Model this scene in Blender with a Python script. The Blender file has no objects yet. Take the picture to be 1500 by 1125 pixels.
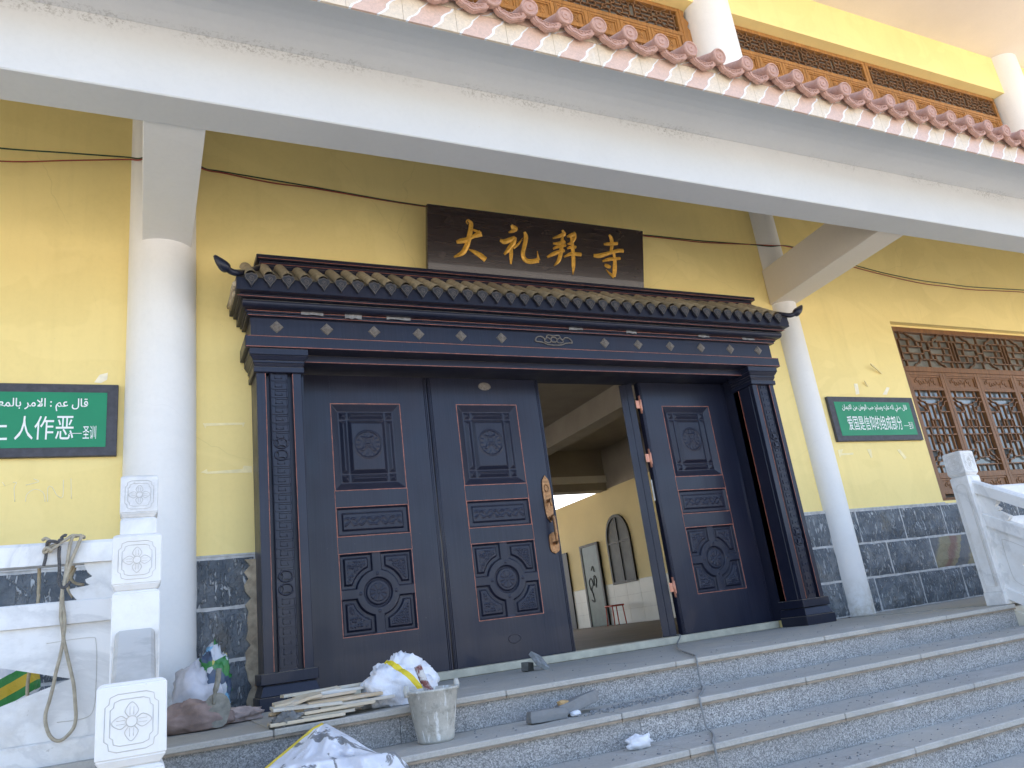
import bpy, bmesh, math, random
import numpy as np
from mathutils import Vector, Matrix, noise
from mathutils.geometry import tessellate_polygon
R = math.radians
rnd = random.Random(7)
sc = bpy.context.scene
col = sc.collection

# ---------------------------------------------------------------- camera, sky, sun, exposure
cd = bpy.data.cameras.new('camera')
cam = bpy.data.objects.new('camera', cd); col.objects.link(cam); sc.camera = cam
cd.sensor_width = 36.0; cd.lens = 1122.33 / 1500 * 36; cd.clip_start = .05; cd.clip_end = 2000
yaw, pit, rol = .47015834, .30754375, -.13187892
fw = Vector((math.sin(yaw)*math.cos(pit), math.cos(yaw)*math.cos(pit), math.sin(pit)))
r0 = Vector((math.cos(yaw), -math.sin(yaw), 0)); u0 = r0.cross(fw)
rt = r0*math.cos(rol) + u0*math.sin(rol); up = -r0*math.sin(rol) + u0*math.cos(rol)
mw = Matrix((rt, up, -fw)).transposed().to_4x4(); mw.translation = (0, 0, .27)
cam.matrix_world = mw

SUN_EL, SUN_AZ = R(52), R(14)                      # behind the building, a little to the right
w = bpy.data.worlds.new('World'); sc.world = w; w.use_nodes = True
nt = w.node_tree; bg = nt.nodes['Background']
sky = nt.nodes.new('ShaderNodeTexSky'); sky.sky_type = 'NISHITA'; sky.sun_disc = False
sky.sun_elevation = SUN_EL; sky.sun_rotation = SUN_AZ
sky.air_density = .8; sky.dust_density = 3.2; sky.ozone_density = .6
nt.links.new(sky.outputs[0], bg.inputs[0]); bg.inputs[1].default_value = .12
sl = bpy.data.lights.new('sun', 'SUN'); sl.energy = 3.0; sl.angle = R(.53); sl.color = (1, .95, .87)
so = bpy.data.objects.new('sun', sl); col.objects.link(so)
sd = Vector((math.sin(SUN_AZ)*math.cos(SUN_EL), math.cos(SUN_AZ)*math.cos(SUN_EL), math.sin(SUN_EL)))
so.rotation_euler = sd.to_track_quat('Z', 'Y').to_euler(); so.location = (0, -30, 40)
sc.view_settings.view_transform = 'Standard'; sc.view_settings.look = 'None'
sc.view_settings.exposure = 2.64; sc.view_settings.gamma = 1
sc.view_settings.use_curve_mapping = False

# ---------------------------------------------------------------- helpers
ORG = {}
def link(o, parent=None):
    col.objects.link(o)
    if parent: o.parent = parent
    return o
def tag(o, label=None, cat=None, group=None, kind=None):
    if label: o['label'] = label
    if cat: o['category'] = cat
    if group: o['group'] = group
    if kind: o['kind'] = kind
    return o
def thing(name, loc, label, cat, group=None):
    o = bpy.data.objects.new(name, None); col.objects.link(o)
    o.empty_display_size = .1; o.location = loc
    ORG[o.name] = Vector(loc)
    return tag(o, label, cat, group)
def org(o): return ORG.get(o.name, Vector((0, 0, 0))) if o else Vector((0, 0, 0))

class MB:
    """collects geometry in world coordinates, built as ONE mesh object"""
    def __init__(s): s.v = []; s.f = []; s.sm = []
    def add(s, vs, fs, smooth=False):
        b = len(s.v); s.v += [tuple(p) for p in vs]; s.f += [tuple(b+i for i in f) for f in fs]; s.sm += [smooth]*len(fs); return s
    def box(s, x0, x1, y0, y1, z0, z1):
        return s.add([(x0,y0,z0),(x1,y0,z0),(x1,y1,z0),(x0,y1,z0),(x0,y0,z1),(x1,y0,z1),(x1,y1,z1),(x0,y1,z1)],
                     [(0,3,2,1),(4,5,6,7),(0,1,5,4),(1,2,6,5),(2,3,7,6),(3,0,4,7)])
    def hexa(s, p):                                  # 8 points: bottom 4, top 4
        return s.add(p, [(0,3,2,1),(4,5,6,7),(0,1,5,4),(1,2,6,5),(2,3,7,6),(3,0,4,7)])
    def bar(s, a, b, wd, dp, upv=(0, 0, 1)):         # rectangular bar from a to b
        a = Vector(a); b = Vector(b); d = (b-a).normalized(); u = Vector(upv)
        sd_ = d.cross(u)
        if sd_.length < 1e-4: sd_ = d.cross(Vector((1, 0, 0)))
        sd_.normalize(); u = sd_.cross(d)
        sd_ = sd_*wd/2; u = u*dp/2
        return s.hexa([a-sd_-u, a+sd_-u, b+sd_-u, b-sd_-u, a-sd_+u, a+sd_+u, b+sd_+u, b-sd_+u])
    def tube(s, pts, r, n=8, caps=True):
        pts = [Vector(p) for p in pts]; m = len(pts)
        rr = r if isinstance(r, (list, tuple)) else [r]*m
        t0 = (pts[1]-pts[0]).normalized(); nv = t0.orthogonal().normalized(); vs = []
        for i, p in enumerate(pts):
            t = (pts[min(i+1, m-1)]-pts[max(i-1, 0)]).normalized()
            nv = (nv - t*nv.dot(t)); nv = nv.normalized() if nv.length > 1e-6 else t.orthogonal().normalized()
            bv = t.cross(nv)
            for k in range(n):
                a = 2*math.pi*k/n; vs.append(p + (nv*math.cos(a)+bv*math.sin(a))*rr[i])
        fs = [(i*n+k, i*n+(k+1) % n, (i+1)*n+(k+1) % n, (i+1)*n+k) for i in range(m-1) for k in range(n)]
        s.add(vs, fs, True)
        if caps: b = len(s.v)-m*n; s.f += [tuple(b+k for k in reversed(range(n))), tuple(b+(m-1)*n+k for k in range(n))]; s.sm += [False, False]
        return s
    def sweep(s, prof, x0, x1):                      # closed (y,z) profile swept along X
        n = len(prof); vs = [(x0, y, z) for y, z in prof]+[(x1, y, z) for y, z in prof]
        fs = [(k, (k+1) % n, n+(k+1) % n, n+k) for k in range(n)]
        fs += [tuple(reversed(range(n))), tuple(range(n, 2*n))]
        return s.add(vs, fs)
    def plate(s, loops, fn, t0, t1):                 # 2D loops (outer, holes...) extruded t0..t1; fn(u,v,t)->xyz
        l3 = [[Vector((u, v, 0)) for u, v in lp] for lp in loops]
        tri = tessellate_polygon(l3); flat = [p for lp in loops for p in lp]; n = len(flat)
        vs = [fn(u, v, t0) for u, v in flat]+[fn(u, v, t1) for u, v in flat]
        fs = [tuple(t) for t in tri]+[tuple(n+i for i in reversed(t)) for t in tri]
        o = 0
        for lp in loops:
            m = len(lp); fs += [(o+k, o+(k+1) % m, n+o+(k+1) % m, n+o+k) for k in range(m)]; o += m
        return s.add(vs, fs)
    def lathe(s, prof, c, n=24, a0=0, a1=2*math.pi):  # (r,z) profile round vertical axis at c
        full = abs(a1-a0-2*math.pi) < 1e-6; k = n if full else n+1; m = len(prof); vs = []
        for i in range(k):
            a = a0+(a1-a0)*i/n
            vs += [(c[0]+r*math.cos(a), c[1]+r*math.sin(a), c[2]+z) for r, z in prof]
        fs = []
        for i in range(n):
            j = (i+1) % k
            fs += [(i*m+q, j*m+q, j*m+q+1, i*m+q+1) for q in range(m-1)]
        return s.add(vs, fs, True)
    def grid(s, P, smooth=True):                     # P: array (m,n,3)
        m, n = P.shape[:2]
        fs = [(i*n+j, i*n+j+1, (i+1)*n+j+1, (i+1)*n+j) for i in range(m-1) for j in range(n-1)]
        return s.add(P.reshape(-1, 3).tolist(), fs, smooth)
    def build(s, name, mat, parent=None, bevel=0, seg=1, origin=None):
        me = bpy.data.meshes.new(name); o0 = origin if origin is not None else org(parent)
        me.from_pydata([(x-o0[0], y-o0[1], z-o0[2]) for x, y, z in s.v], [], s.f)
        me.polygons.foreach_set('use_smooth', s.sm)
        bm = bmesh.new(); bm.from_mesh(me)
        bmesh.ops.recalc_face_normals(bm, faces=bm.faces)
        if bevel:
            ed = [e for e in bm.edges if len(e.link_faces) == 2 and e.calc_face_angle(0) > .6]
            bmesh.ops.bevel(bm, geom=ed, offset=bevel, segments=seg, affect='EDGES', clamp_overlap=True)
        bm.to_mesh(me); bm.free(); me.update()
        if isinstance(mat, (list, tuple)):
            for m_ in mat: me.materials.append(m_)
        else: me.materials.append(mat)
        o = bpy.data.objects.new(name, me)
        link(o, parent); ORG[o.name] = Vector(o0)
        return o
def dup(o, delta, parent):                           # copy of a part sharing mesh data
    c = o.copy(); col.objects.link(c); c.parent = parent; c.location = Vector(o.location)+Vector(delta)
    ORG[c.name] = org(parent)
    return c
def catmull(pts, k=6):
    P = [np.array(p, float) for p in pts]; P = [2*P[0]-P[1]]+P+[2*P[-1]-P[-2]]; out = []
    for i in range(1, len(P)-2):
        for q in range(k):
            t = q/k; a, b, c, d = P[i-1], P[i], P[i+1], P[i+2]
            out.append(.5*((2*b)+(c-a)*t+(2*a-5*b+4*c-d)*t*t+(3*b-a-3*c+d)*t**3))
    out.append(P[-2]); return [tuple(p) for p in out]

# ---------------------------------------------------------------- materials
class NT:
    def __init__(s, name):
        s.m = bpy.data.materials.new(name); s.m.use_nodes = True; s.t = s.m.node_tree
        s.b = s.t.nodes['Principled BSDF']; s.geo = s.t.nodes.new('ShaderNodeNewGeometry')
    def n(s, ty, **kw):
        o = s.t.nodes.new(ty)
        for k, v in kw.items(): setattr(o, k, v)
        return o
    def l(s, a, b): s.t.links.new(a, b)
    def pos(s, scale=(1, 1, 1), rot=(0, 0, 0)):
        mp = s.n('ShaderNodeMapping'); mp.inputs['Scale'].default_value = scale; mp.inputs['Rotation'].default_value = rot
        s.l(s.geo.outputs['Position'], mp.inputs[0]); return mp.outputs[0]
    def noise(s, sc_, det=4, rough=.55, vec=None, dist=0):
        q = s.n('ShaderNodeTexNoise'); q.inputs['Scale'].default_value = sc_; q.inputs['Detail'].default_value = det
        q.inputs['Roughness'].default_value = rough; q.inputs['Distortion'].default_value = dist
        s.l(vec if vec else s.geo.outputs['Position'], q.inputs['Vector']); return q.outputs['Fac']
    def ramp(s, fac, stops, interp='LINEAR'):
        q = s.n('ShaderNodeValToRGB'); cr = q.color_ramp; cr.interpolation = interp
        while len(cr.elements) < len(stops): cr.elements.new(.5)
        for e, (p, c) in zip(cr.elements, stops):
            e.position = p; e.color = (c, c, c, 1) if isinstance(c, (int, float)) else (*c, 1)
        s.l(fac, q.inputs[0]); return q.outputs[0]
    def mix(s, fac, a, b, mode='MIX'):
        q = s.n('ShaderNodeMix', data_type='RGBA', blend_type=mode)
        for i, x in ((0, fac), (6, a), (7, b)):
            if isinstance(x, (int, float)): q.inputs[i].default_value = x
            elif isinstance(x, tuple): q.inputs[i].default_value = (*x, 1)
            else: s.l(x, q.inputs[i])
        return q.outputs[2]
    def math(s, op, a, b=0.0):
        q = s.n('ShaderNodeMath', operation=op)
        for i, x in ((0, a), (1, b)):
            if isinstance(x, (int, float)): q.inputs[i].default_value = x
            else: s.l(x, q.inputs[i])
        return q.outputs[0]
    def sep(s, vec=None):
        q = s.n('ShaderNodeSeparateXYZ'); s.l(vec if vec else s.geo.outputs['Position'], q.inputs[0]); return q.outputs
    def objrand(s): return s.n('ShaderNodeObjectInfo').outputs['Random']
    def bump(s, h, st=.3, d=.01):
        q = s.n('ShaderNodeBump'); q.inputs['Strength'].default_value = st; q.inputs['Distance'].default_value = d
        s.l(h, q.inputs['Height']); s.l(q.outputs[0], s.b.inputs['Normal'])
    def out(s, c, rough=.6, spec=.5, metal=0, coat=0):
        for k, x in (('Base Color', c), ('Roughness', rough), ('Specular IOR Level', spec), ('Metallic', metal), ('Coat Weight', coat)):
            i = s.b.inputs[k]
            if isinstance(x, (int, float)): i.default_value = x
            elif isinstance(x, tuple): i.default_value = (*x, 1)
            else: s.l(x, i)
        return s.m
def simple(name, c, rough=.6, var=.15, vs=6, bump=.15, bs=60, spec=.4, metal=0, rand=0):
    n = NT(name); f = n.noise(vs, 5)
    dk = tuple(x*(1-var) for x in c); lt = tuple(min(1, x*(1+var)) for x in c)
    cc = n.ramp(f, [(.3, dk), (.7, lt)])
    if rand: cc = n.mix(n.objrand(), cc, tuple(x*(1-rand) for x in c))
    if bump: n.bump(n.noise(bs, 4), bump, .004)
    return n.out(cc, rough, spec, metal)

def m_plaster(name, c, specks=False, stain=(.45, .38, .28), age=0.0, foot=0.0):
    n = NT(name)
    c1 = n.ramp(n.noise(.9, 6, .6), [(.3, tuple(x*.94 for x in c)), (.7, tuple(min(.9, x*1.03) for x in c))])
    c1 = n.mix(n.ramp(n.noise(38, 3), [(.45, 0.0), (.8, .16)]), c1, tuple(x*.8 for x in c))
    if age:                                        # repainted patches, rain streaks, hairline cracks
        pt = n.ramp(n.noise(1.1, 2, .4, n.pos((1, 1, 1.6)), 1.5), [(.50, 0.0), (.53, .5*age)])
        c1 = n.mix(pt, c1, tuple(min(.93, x*1.04+.02) for x in c))
        c1 = n.mix(n.ramp(n.noise(1, 5, .65, n.pos((7, 7, .55))), [(.52, 0.0), (.75, .5*age)]), c1, tuple(x*.86 for x in c))
        vc = n.n('ShaderNodeTexVoronoi', feature='DISTANCE_TO_EDGE'); vc.inputs['Scale'].default_value = .55
        ds = n.n('ShaderNodeMix', data_type='RGBA'); ds.inputs[0].default_value = .12
        nq = n.n('ShaderNodeTexNoise'); nq.inputs['Scale'].default_value = 5; n.l(n.geo.outputs['Position'], nq.inputs['Vector'])
        n.l(n.geo.outputs['Position'], ds.inputs[6]); n.l(nq.outputs['Color'], ds.inputs[7]); n.l(ds.outputs[2], vc.inputs['Vector'])
        c1 = n.mix(n.math('MULTIPLY', n.math('LESS_THAN', vc.outputs['Distance'], .0012), n.ramp(n.noise(.8, 2), [(.5, 0.0), (.6, .28*age)])), c1, tuple(x*.6 for x in c))
    if foot:                                       # splash dirt that thins out upwards from the floor
        zz = n.sep()[2]
        ft_ = n.math('MULTIPLY', n.ramp(n.math('DIVIDE', zz, foot), [(0, 1.0), (1, 0.0)]), n.ramp(n.noise(11, 6, .7), [(.38, 0.0), (.62, .8)]))
        c1 = n.mix(ft_, c1, (.42, .36, .26))
    sp = n.ramp(n.noise(26, 5, .7), [(.715, 0.0), (.735, .55)])
    c1 = n.mix(sp, c1, stain)
    if specks:                                     # mould specks that sit on the joint at z 3.43
        z = n.sep()[2]
        band = n.math('SUBTRACT', 1.0, n.math('MULTIPLY', n.math('ABSOLUTE', n.math('SUBTRACT', z, 3.415)), 17.0))
        band = n.math('MULTIPLY', n.math('MAXIMUM', band, 0.0), n.math('GREATER_THAN', n.sep()[1], 3.47))
        nn = n.ramp(n.noise(60, 6, .75), [(.5, 0.0), (.62, 1.0)])
        n2 = n.ramp(n.noise(2.2, 3, .6), [(.42, 0.0), (.62, 1.0)])
        c1 = n.mix(n.math('MULTIPLY', n.math('MULTIPLY', band, nn), n.math('MULTIPLY', n2, .75)), c1, (.2, .19, .16))
    n.bump(n.noise(55, 5, .6), .12, .004)
    return n.out(c1, .75, .25)
M_YEL = m_plaster('yellow wall paint', (.88, .70, .29), age=.7)
M_YELI = m_plaster('yellow hall paint', (.86, .72, .40))
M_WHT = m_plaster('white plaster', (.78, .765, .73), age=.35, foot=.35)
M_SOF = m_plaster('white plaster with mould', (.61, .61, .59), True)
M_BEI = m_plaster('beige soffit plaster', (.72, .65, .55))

def m_slate():
    n = NT('split slate'); rnd_ = n.objrand()
    v = n.pos((15, 15, 4.2), (0, R(30), 0))
    st = n.ramp(n.noise(3.0, 4, .65, v, .6), [(.55, 0.0), (.60, 1.0)])
    big = n.noise(7, 6, .65)
    c = n.ramp(big, [(.3, (.065, .078, .092)), (.52, (.135, .15, .165)), (.72, (.25, .26, .26))])
    c = n.mix(n.math('MULTIPLY', st, n.ramp(n.noise(5, 3), [(.3, .3), (.6, .9)])), c, (.55, .56, .56))
    c = n.mix(n.ramp(n.noise(3.1, 4, .6), [(.58, 0.0), (.7, .5)]), c, (.16, .125, .07))
    n.bump(n.mix(.5, n.noise(16, 7, .7, None, .5), st), 1.0, .04)
    return n.out(c, .62, .35)
M_SLATE = m_slate()
def m_rusty():
    n = NT('slate with ochre and rust'); b = n.noise(9, 6, .65, None, .8)
    x = n.sep(n.pos((1, 1, 1), (0, R(-35), 0)))[0]
    t = n.math('ADD', n.math('MULTIPLY', n.math('SUBTRACT', x, 5.35), 2.4), n.math('MULTIPLY', n.math('SUBTRACT', b, .5), .35))
    c = n.ramp(n.math('FRACT', t), [(0, (.13, .14, .15)), (.3, (.15, .15, .15)), (.38, (.27, .235, .145)), (.62, (.24, .21, .13)), (.70, (.22, .13, .10)), (.82, (.20, .125, .10)), (.92, (.26, .225, .14))])
    n.bump(b, .8, .02); return n.out(c, .65, .35)
M_RUST = m_rusty()
M_GROUT = simple('grey mortar', (.50, .49, .47), .85, .25, 20, .3, 90)
def m_granite():
    n = NT('flamed granite')
    v = n.n('ShaderNodeTexVoronoi'); v.inputs['Scale'].default_value = 215; n.l(n.geo.outputs['Position'], v.inputs['Vector'])
    g = n.sep(v.outputs['Color'])[0]
    c = n.ramp(g, [(.0, (.10, .10, .10)), (.25, (.19, .19, .185)), (.5, (.33, .325, .31)), (.75, (.47, .455, .43)), (1, (.66, .64, .60))])
    c = n.mix(n.ramp(n.noise(60, 3), [(.35, .0), (.7, .35)]), c, (.30, .29, .275))
    # cement dust and drips on the risers
    dv = n.noise(1, 4, .6, n.pos((9, 9, 1.1)))
    c = n.mix(n.ramp(dv, [(.52, 0.0), (.72, .5)]), c, (.36, .345, .32))
    c = n.mix(n.ramp(n.noise(2.2, 4), [(.5, 0.0), (.75, .4)]), c, (.16, .145, .125))
    c = n.mix(n.math('MULTIPLY', n.objrand(), .38), c, (.20, .195, .18))
    n.bump(n.noise(140, 3), .25, .004); return n.out(c, .7, .35)
M_GRAN = m_granite()
def m_tread():
    n = NT('dusty granite tread')
    v = n.n('ShaderNodeTexVoronoi'); v.inputs['Scale'].default_value = 150; n.l(n.geo.outputs['Position'], v.inputs['Vector'])
    g = n.sep(v.outputs['Color'])[0]
    c = n.ramp(g, [(0, (.27, .265, .25)), (1, (.47, .46, .43))])
    c = n.mix(n.ramp(n.noise(2.6, 7, .7), [(.3, .35), (.65, .95)]), c, n.mix(n.objrand(), (.475, .44, .37), (.41, .385, .335)))
    c = n.mix(n.ramp(n.noise(1, 6, .7, n.pos((3.5, 22, 8), (0, 0, R(8)))), [(.56, 0.0), (.72, .5)]), c, (.25, .24, .22))
    c = n.mix(n.ramp(n.noise(1.7, 5, .65), [(.58, 0.0), (.74, .7)]), c, (.60, .58, .54))
    n.bump(n.noise(70, 6, .7), .3, .006); return n.out(c, .85, .2)
M_TREAD = m_tread()
M_NOSE = simple('worn brown nosing', (.27, .215, .155), .8, .3, 14, .3, 80)
def m_marble(name, c=(.80, .78, .735), grime=.5):
    n = NT(name)
    ve = n.noise(1.3, 7, .62, n.pos((1, 1, 1), (.3, .7, .4)), 1.2)
    cc = n.ramp(ve, [(.42, c), (.5, tuple(x*.80 for x in c)), (.53, tuple(x*.95 for x in c)), (.7, c)])
    cc = n.mix(n.ramp(n.noise(5, 6, .7), [(.50, 0.0), (.76, grime)]), cc, (.56, .50, .40))
    cc = n.mix(n.ramp(n.noise(30, 4, .7), [(.68, 0.0), (.72, .5)]), cc, (.42, .38, .31))
    n.bump(n.noise(80, 4), .1, .003); return n.out(cc, .5, .4)
M_MARB = m_marble('white marble'); M_MARBD = m_marble('darker carving line', (.58, .545, .48), .5)  # second one: carving lines in a darker marble tone
M_MARBG = m_marble('grey dusty marble', (.50, .485, .44), .5)

def m_door(name, dust=.0, ro=.36):
    n = NT(name)
    gr = n.noise(1, 5, .6, n.pos((140, 140, 2.2)))
    c = n.ramp(gr, [(.3, (.008, .011, .025)), (.7, (.015, .018, .036))])
    c = n.mix(n.ramp(n.noise(1.8, 5, .65), [(.4, 0.0), (.75, .35)]), c, (.030, .021, .029))
    c = n.mix(n.ramp(n.noise(75, 3, .7), [(.70, 0.0), (.74, .35)]), c, (.20, .18, .16))
    if dust:
        up_ = n.sep(n.geo.outputs['Normal'])[2]
        du = n.math('MULTIPLY', n.ramp(up_, [(.35, 0.0), (.8, 1.0)]), n.ramp(n.noise(18, 5), [(.25, .4*dust), (.7, dust)]))
        c = n.mix(du, c, (.27, .235, .18))
    rr = n.ramp(n.noise(4, 4), [(.3, ro-.07), (.7, ro+.1)])
    n.bump(n.noise(1, 4, .6, n.pos((190, 190, 4))), .06, .003)
    return n.out(c, rr, .34, 0, .08)
M_DOOR = m_door('dark lacquered door'); M_PORT = m_door('dark lacquered portal', .75)
M_DEEP = m_door('dark carved relief', .15, .42)
M_EDGE = simple('copper worn edge', (.34, .115, .07), .5, .4, 30, .1, 90, .5)
M_TILED = simple('dusty brown portal tile', (.40, .325, .215), .8, .3, 30, .3, 120, rand=.35)
M_DRIP = simple('dark drip tile relief', (.028, .028, .036), .4, .3, 40, .1, 120, .5)
M_LINE = simple('raised line worn to grey', (.16, .14, .12), .55, .3, 60, 0)
M_BRONZE = simple('antique bronze', (.30, .155, .07), .38, .35, 60, .5, 140, .5, .75)
M_COPPER = simple('copper hinge', (.55, .24, .155), .38, .2, 40, .1, 90, .5, .5)
M_SILL = simple('cream stone sill', (.52, .475, .36), .7, .2, 9, .2, 70)
def m_board():
    n = NT('dark varnished board'); g = n.noise(1, 5, .6, n.pos((3, 3, 60)))
    c = n.ramp(g, [(.3, (.018, .012, .012)), (.7, (.035, .022, .020))])
    c = n.mix(n.ramp(n.noise(6, 6, .7), [(.6, 0.0), (.75, .3)]), c, (.12, .09, .08))
    n.bump(n.noise(1, 4, .6, n.pos((6, 6, 90))), .08, .003); return n.out(c, .24, .5, 0, .5)
M_BOARD = m_board()
M_GOLD = simple('gold paint', (.62, .33, .045), .35, .25, 45, .2, 60, .5, .35)
def m_wood(name, c=(.26, .115, .038)):
    n = NT(name); g = n.noise(1, 6, .6, n.pos((40, 40, 5)), 1)
    cc = n.ramp(g, [(.3, tuple(x*.6 for x in c)), (.55, c), (.75, tuple(x*1.35 for x in c))])
    cc = n.mix(n.math('MULTIPLY', n.objrand(), .35), cc, tuple(x*.6 for x in c))
    n.bump(g, .15, .003); return n.out(cc, .48, .4)
M_WOOD = m_wood('brown varnished wood', (.225, .098, .034)); M_WOODY = m_wood('honey varnished wood', (.37, .165, .042)); M_WOODD = m_wood('weathered lattice wood', (.20, .10, .046))
def m_glass(name, c):
    n = NT(name); cc = n.ramp(n.noise(2.3, 3, .6, None, .6), [(.35, tuple(x*.6 for x in c)), (.7, tuple(x*1.4 for x in c))])
    return n.out(cc, .08, .9)
M_GLASS = m_glass('dusty glass with painted reflection', (.15, .165, .165)); M_GLASSD = m_glass('dull brownish glass with painted reflection', (.20, .195, .165))  # reflected sky and soffit are put into the pane colours
M_GLASSI = simple('grey hall glass', (.10, .105, .105), .55, .4, 2, 0)
def m_fascia(name, base):
    n = NT(name); b = n.noise(60, 6, .75, None, .8)
    c = n.ramp(b, [(.3, tuple(x*.8 for x in base)), (.7, tuple(min(.9, x*1.12) for x in base))])
    dr = n.noise(1, 5, .7, n.pos((14, 14, 1.4)))
    c = n.mix(n.ramp(dr, [(.64, 0.0), (.76, .65)]), c, (.76, .73, .69))
    c = n.mix(n.ramp(n.noise(1, 5, .7, n.pos((24, 24, 2))), [(.64, 0.0), (.78, .35)]), c, (.3, .25, .18))
    return n.out(c, .35, .5)
M_FCREAM = m_fascia('cream tile glaze', (.72, .60, .44)); M_FPINK = m_fascia('pink tile glaze', (.66, .46, .35)); M_FWHITE = m_fascia('white tile glaze', (.85, .84, .82))
def m_terra():
    n = NT('pink clay roof tile'); b = n.noise(50, 6, .7)
    c = n.ramp(b, [(.3, (.40, .225, .165)), (.7, (.55, .345, .265))])
    c = n.mix(n.math('MULTIPLY', n.objrand(), .5), c, (.50, .30, .245))
    c = n.mix(n.ramp(n.noise(7, 5, .7), [(.6, 0.0), (.75, .5)]), c, (.30, .25, .215)); n.bump(b, .3, .004); return n.out(c, .75, .3)
M_TERRA = m_terra()
M_GREEN = simple('green sign film', (.008, .235, .105), .45, .06, 4, 0)
M_SLATEF = simple('slate grey sign frame', (.055, .055, .066), .55, .25, 30, .1, 80)
M_LETTER = simple('white lettering', (.82, .83, .82), .6, .03, 5, 0)
M_CONC = simple('bare concrete', (.42, .405, .375), .85, .2, 3, .3, 40)
M_GROUND = simple('pale courtyard paving', (.36, .335, .295), .85, .15, .7, .2, 20)
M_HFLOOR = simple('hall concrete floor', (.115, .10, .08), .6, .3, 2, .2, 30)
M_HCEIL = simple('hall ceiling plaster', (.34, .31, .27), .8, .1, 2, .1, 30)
M_DADO = simple('white wall tile', (.62, .62, .58), .3, .05, 3, 0)
M_GDOOR = simple('green door skin', (.045, .085, .078), .35, .25, 5, .1, 30)
M_DKMET = simple('dark metal frame', (.03, .03, .03), .5, .2, 20, 0)
M_RED = simple('red stool plastic', (.55, .06, .03), .4, .1, 20, 0)
M_WIRER = simple('red wire', (.32, .05, .035), .5, .1, 20, 0); M_WIREG = simple('dark green wire', (.02, .06, .03), .5, .1, 20, 0)
M_CABLE = simple('grey dusty cable', (.24, .24, .23), .7, .2, 20, .2, 90)
M_ROPE = simple('dirty cotton rope', (.40, .345, .25), .9, .2, 40, .6, 220)
M_ROPED = simple('black and grey cord', (.09, .085, .08), .9, .5, 120, .5, 220)
def m_bucket():
    n = NT('cement caked bucket'); c = n.ramp(n.noise(9, 6, .7), [(.3, (.42, .40, .34)), (.7, (.60, .575, .51))])
    c = n.mix(n.ramp(n.noise(1, 5, .6, n.pos((45, 45, 5))), [(.58, 0.0), (.63, .9)]), c, (.78, .775, .74))
    c = n.mix(n.ramp(n.noise(16, 6, .75), [(.52, 0.0), (.66, .7)]), c, (.27, .255, .215))
    n.bump(n.noise(60, 6, .7), .5, .006); return n.out(c, .85, .25)
M_BUCK = m_bucket()
M_MORTAR = simple('wet mortar', (.17, .17, .16), .8, .35, 30, .7, 70)
M_RUBBLE = simple('broken grey stone', (.27, .27, .26), .85, .4, 24, .7, 60, rand=.25)
M_CLAYB = simple('yellowish broken core', (.45, .30, .14), .85, .3, 25, .4, 60)
M_FILM = simple('torn greyish film', (.20, .19, .18), .3, .4, 40, .2, 80)
M_PAPER = simple('crumpled white paper', (.74, .74, .75), .8, .08, 20, .1, 60)
def m_boardw():
    n = NT('thin cut board'); r = n.objrand()
    c = n.ramp(r, [(0, (.66, .59, .45)), (.35, (.56, .42, .26)), (.6, (.72, .70, .64)), (1, (.52, .46, .34))])
    c = n.mix(n.ramp(n.noise(1, 5, .6, n.pos((4, 60, 60))), [(.4, 0.0), (.7, .4)]), c, (.28, .21, .13))
    c = n.mix(n.ramp(n.noise(14, 5), [(.55, 0.0), (.75, .6)]), c, (.62, .61, .58))
    n.bump(n.noise(60, 4), .3, .004); return n.out(c, .75, .3)
M_BOARDW = m_boardw()
def m_sack(name, spots, band=None):
    """white woven sack; band = (axis vector, offset, half width, colour) printed stripe; spots = mud"""
    n = NT(name); wv = n.n('ShaderNodeTexBrick'); wv.inputs['Scale'].default_value = 130
    n.l(n.geo.outputs['Position'], wv.inputs['Vector'])
    c = n.ramp(n.noise(7, 4), [(.3, (.70, .70, .725)), (.7, (.80, .80, .815))])
    for ax, off, hw, cc in (band or []):
        d = n.n('ShaderNodeVectorMath', operation='DOT_PRODUCT'); d.inputs[1].default_value = ax
        n.l(n.geo.outputs['Position'], d.inputs[0])
        k = n.math('LESS_THAN', n.math('ABSOLUTE', n.math('SUBTRACT', d.outputs['Value'], off)), hw)
        c = n.mix(k, c, cc)
    if spots: c = n.mix(n.ramp(n.noise(7, 5, .62, None, .6), [(.545, 0.0), (.575, spots)]), c, (.17, .17, .165))
    n.bump(n.mix(.35, n.noise(17, 5, .6, None, 1.2), n.noise(160, 2)), .55, .012); return n.out(c, .5, .4)

# ================================================================= GROUND, STAIRS, TERRACE (setting)
GZ = -1.47
tag(MB().add([(-300,-300,GZ),(300,-300,GZ),(300,300,GZ),(-300,300,GZ)], [(0,1,2,3)]).build('ground', M_GROUND), kind='structure')
NOSE = [(3.59,0),(3.20,-.147),(2.90,-.294),(2.645,-.441),(2.36,-.588),(2.07,-.735),(1.78,-.882),(1.49,-1.029),(1.20,-1.176),(.91,-1.323)]
SX0, SX1 = .06, 5.50
st = MB()
prof = [(5.0, GZ)]; pr = [(5.0, -.04)]
for (y, z) in NOSE: pr += [(y+.04, z-.04)]
core = [(5.255, -.05)]
for i, (y, z) in enumerate(NOSE):
    nz = NOSE[i+1][1] if i+1 < len(NOSE) else GZ
    core += [(y+.045, z-.05), (y+.045, nz-.05)]
core += [(5.255, GZ-.1)]
stairs = st.sweep(core, SX0+.004, SX1-.004).build('stairs', M_CONC); tag(stairs, kind='structure')
srnd = random.Random(3)
def joints(x0, x1, a, b):
    xs = [x0]; x = x0+srnd.uniform(.2, b)
    while x < x1-.15: xs.append(x); x += srnd.uniform(a, b)
    return xs+[x1]
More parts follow.
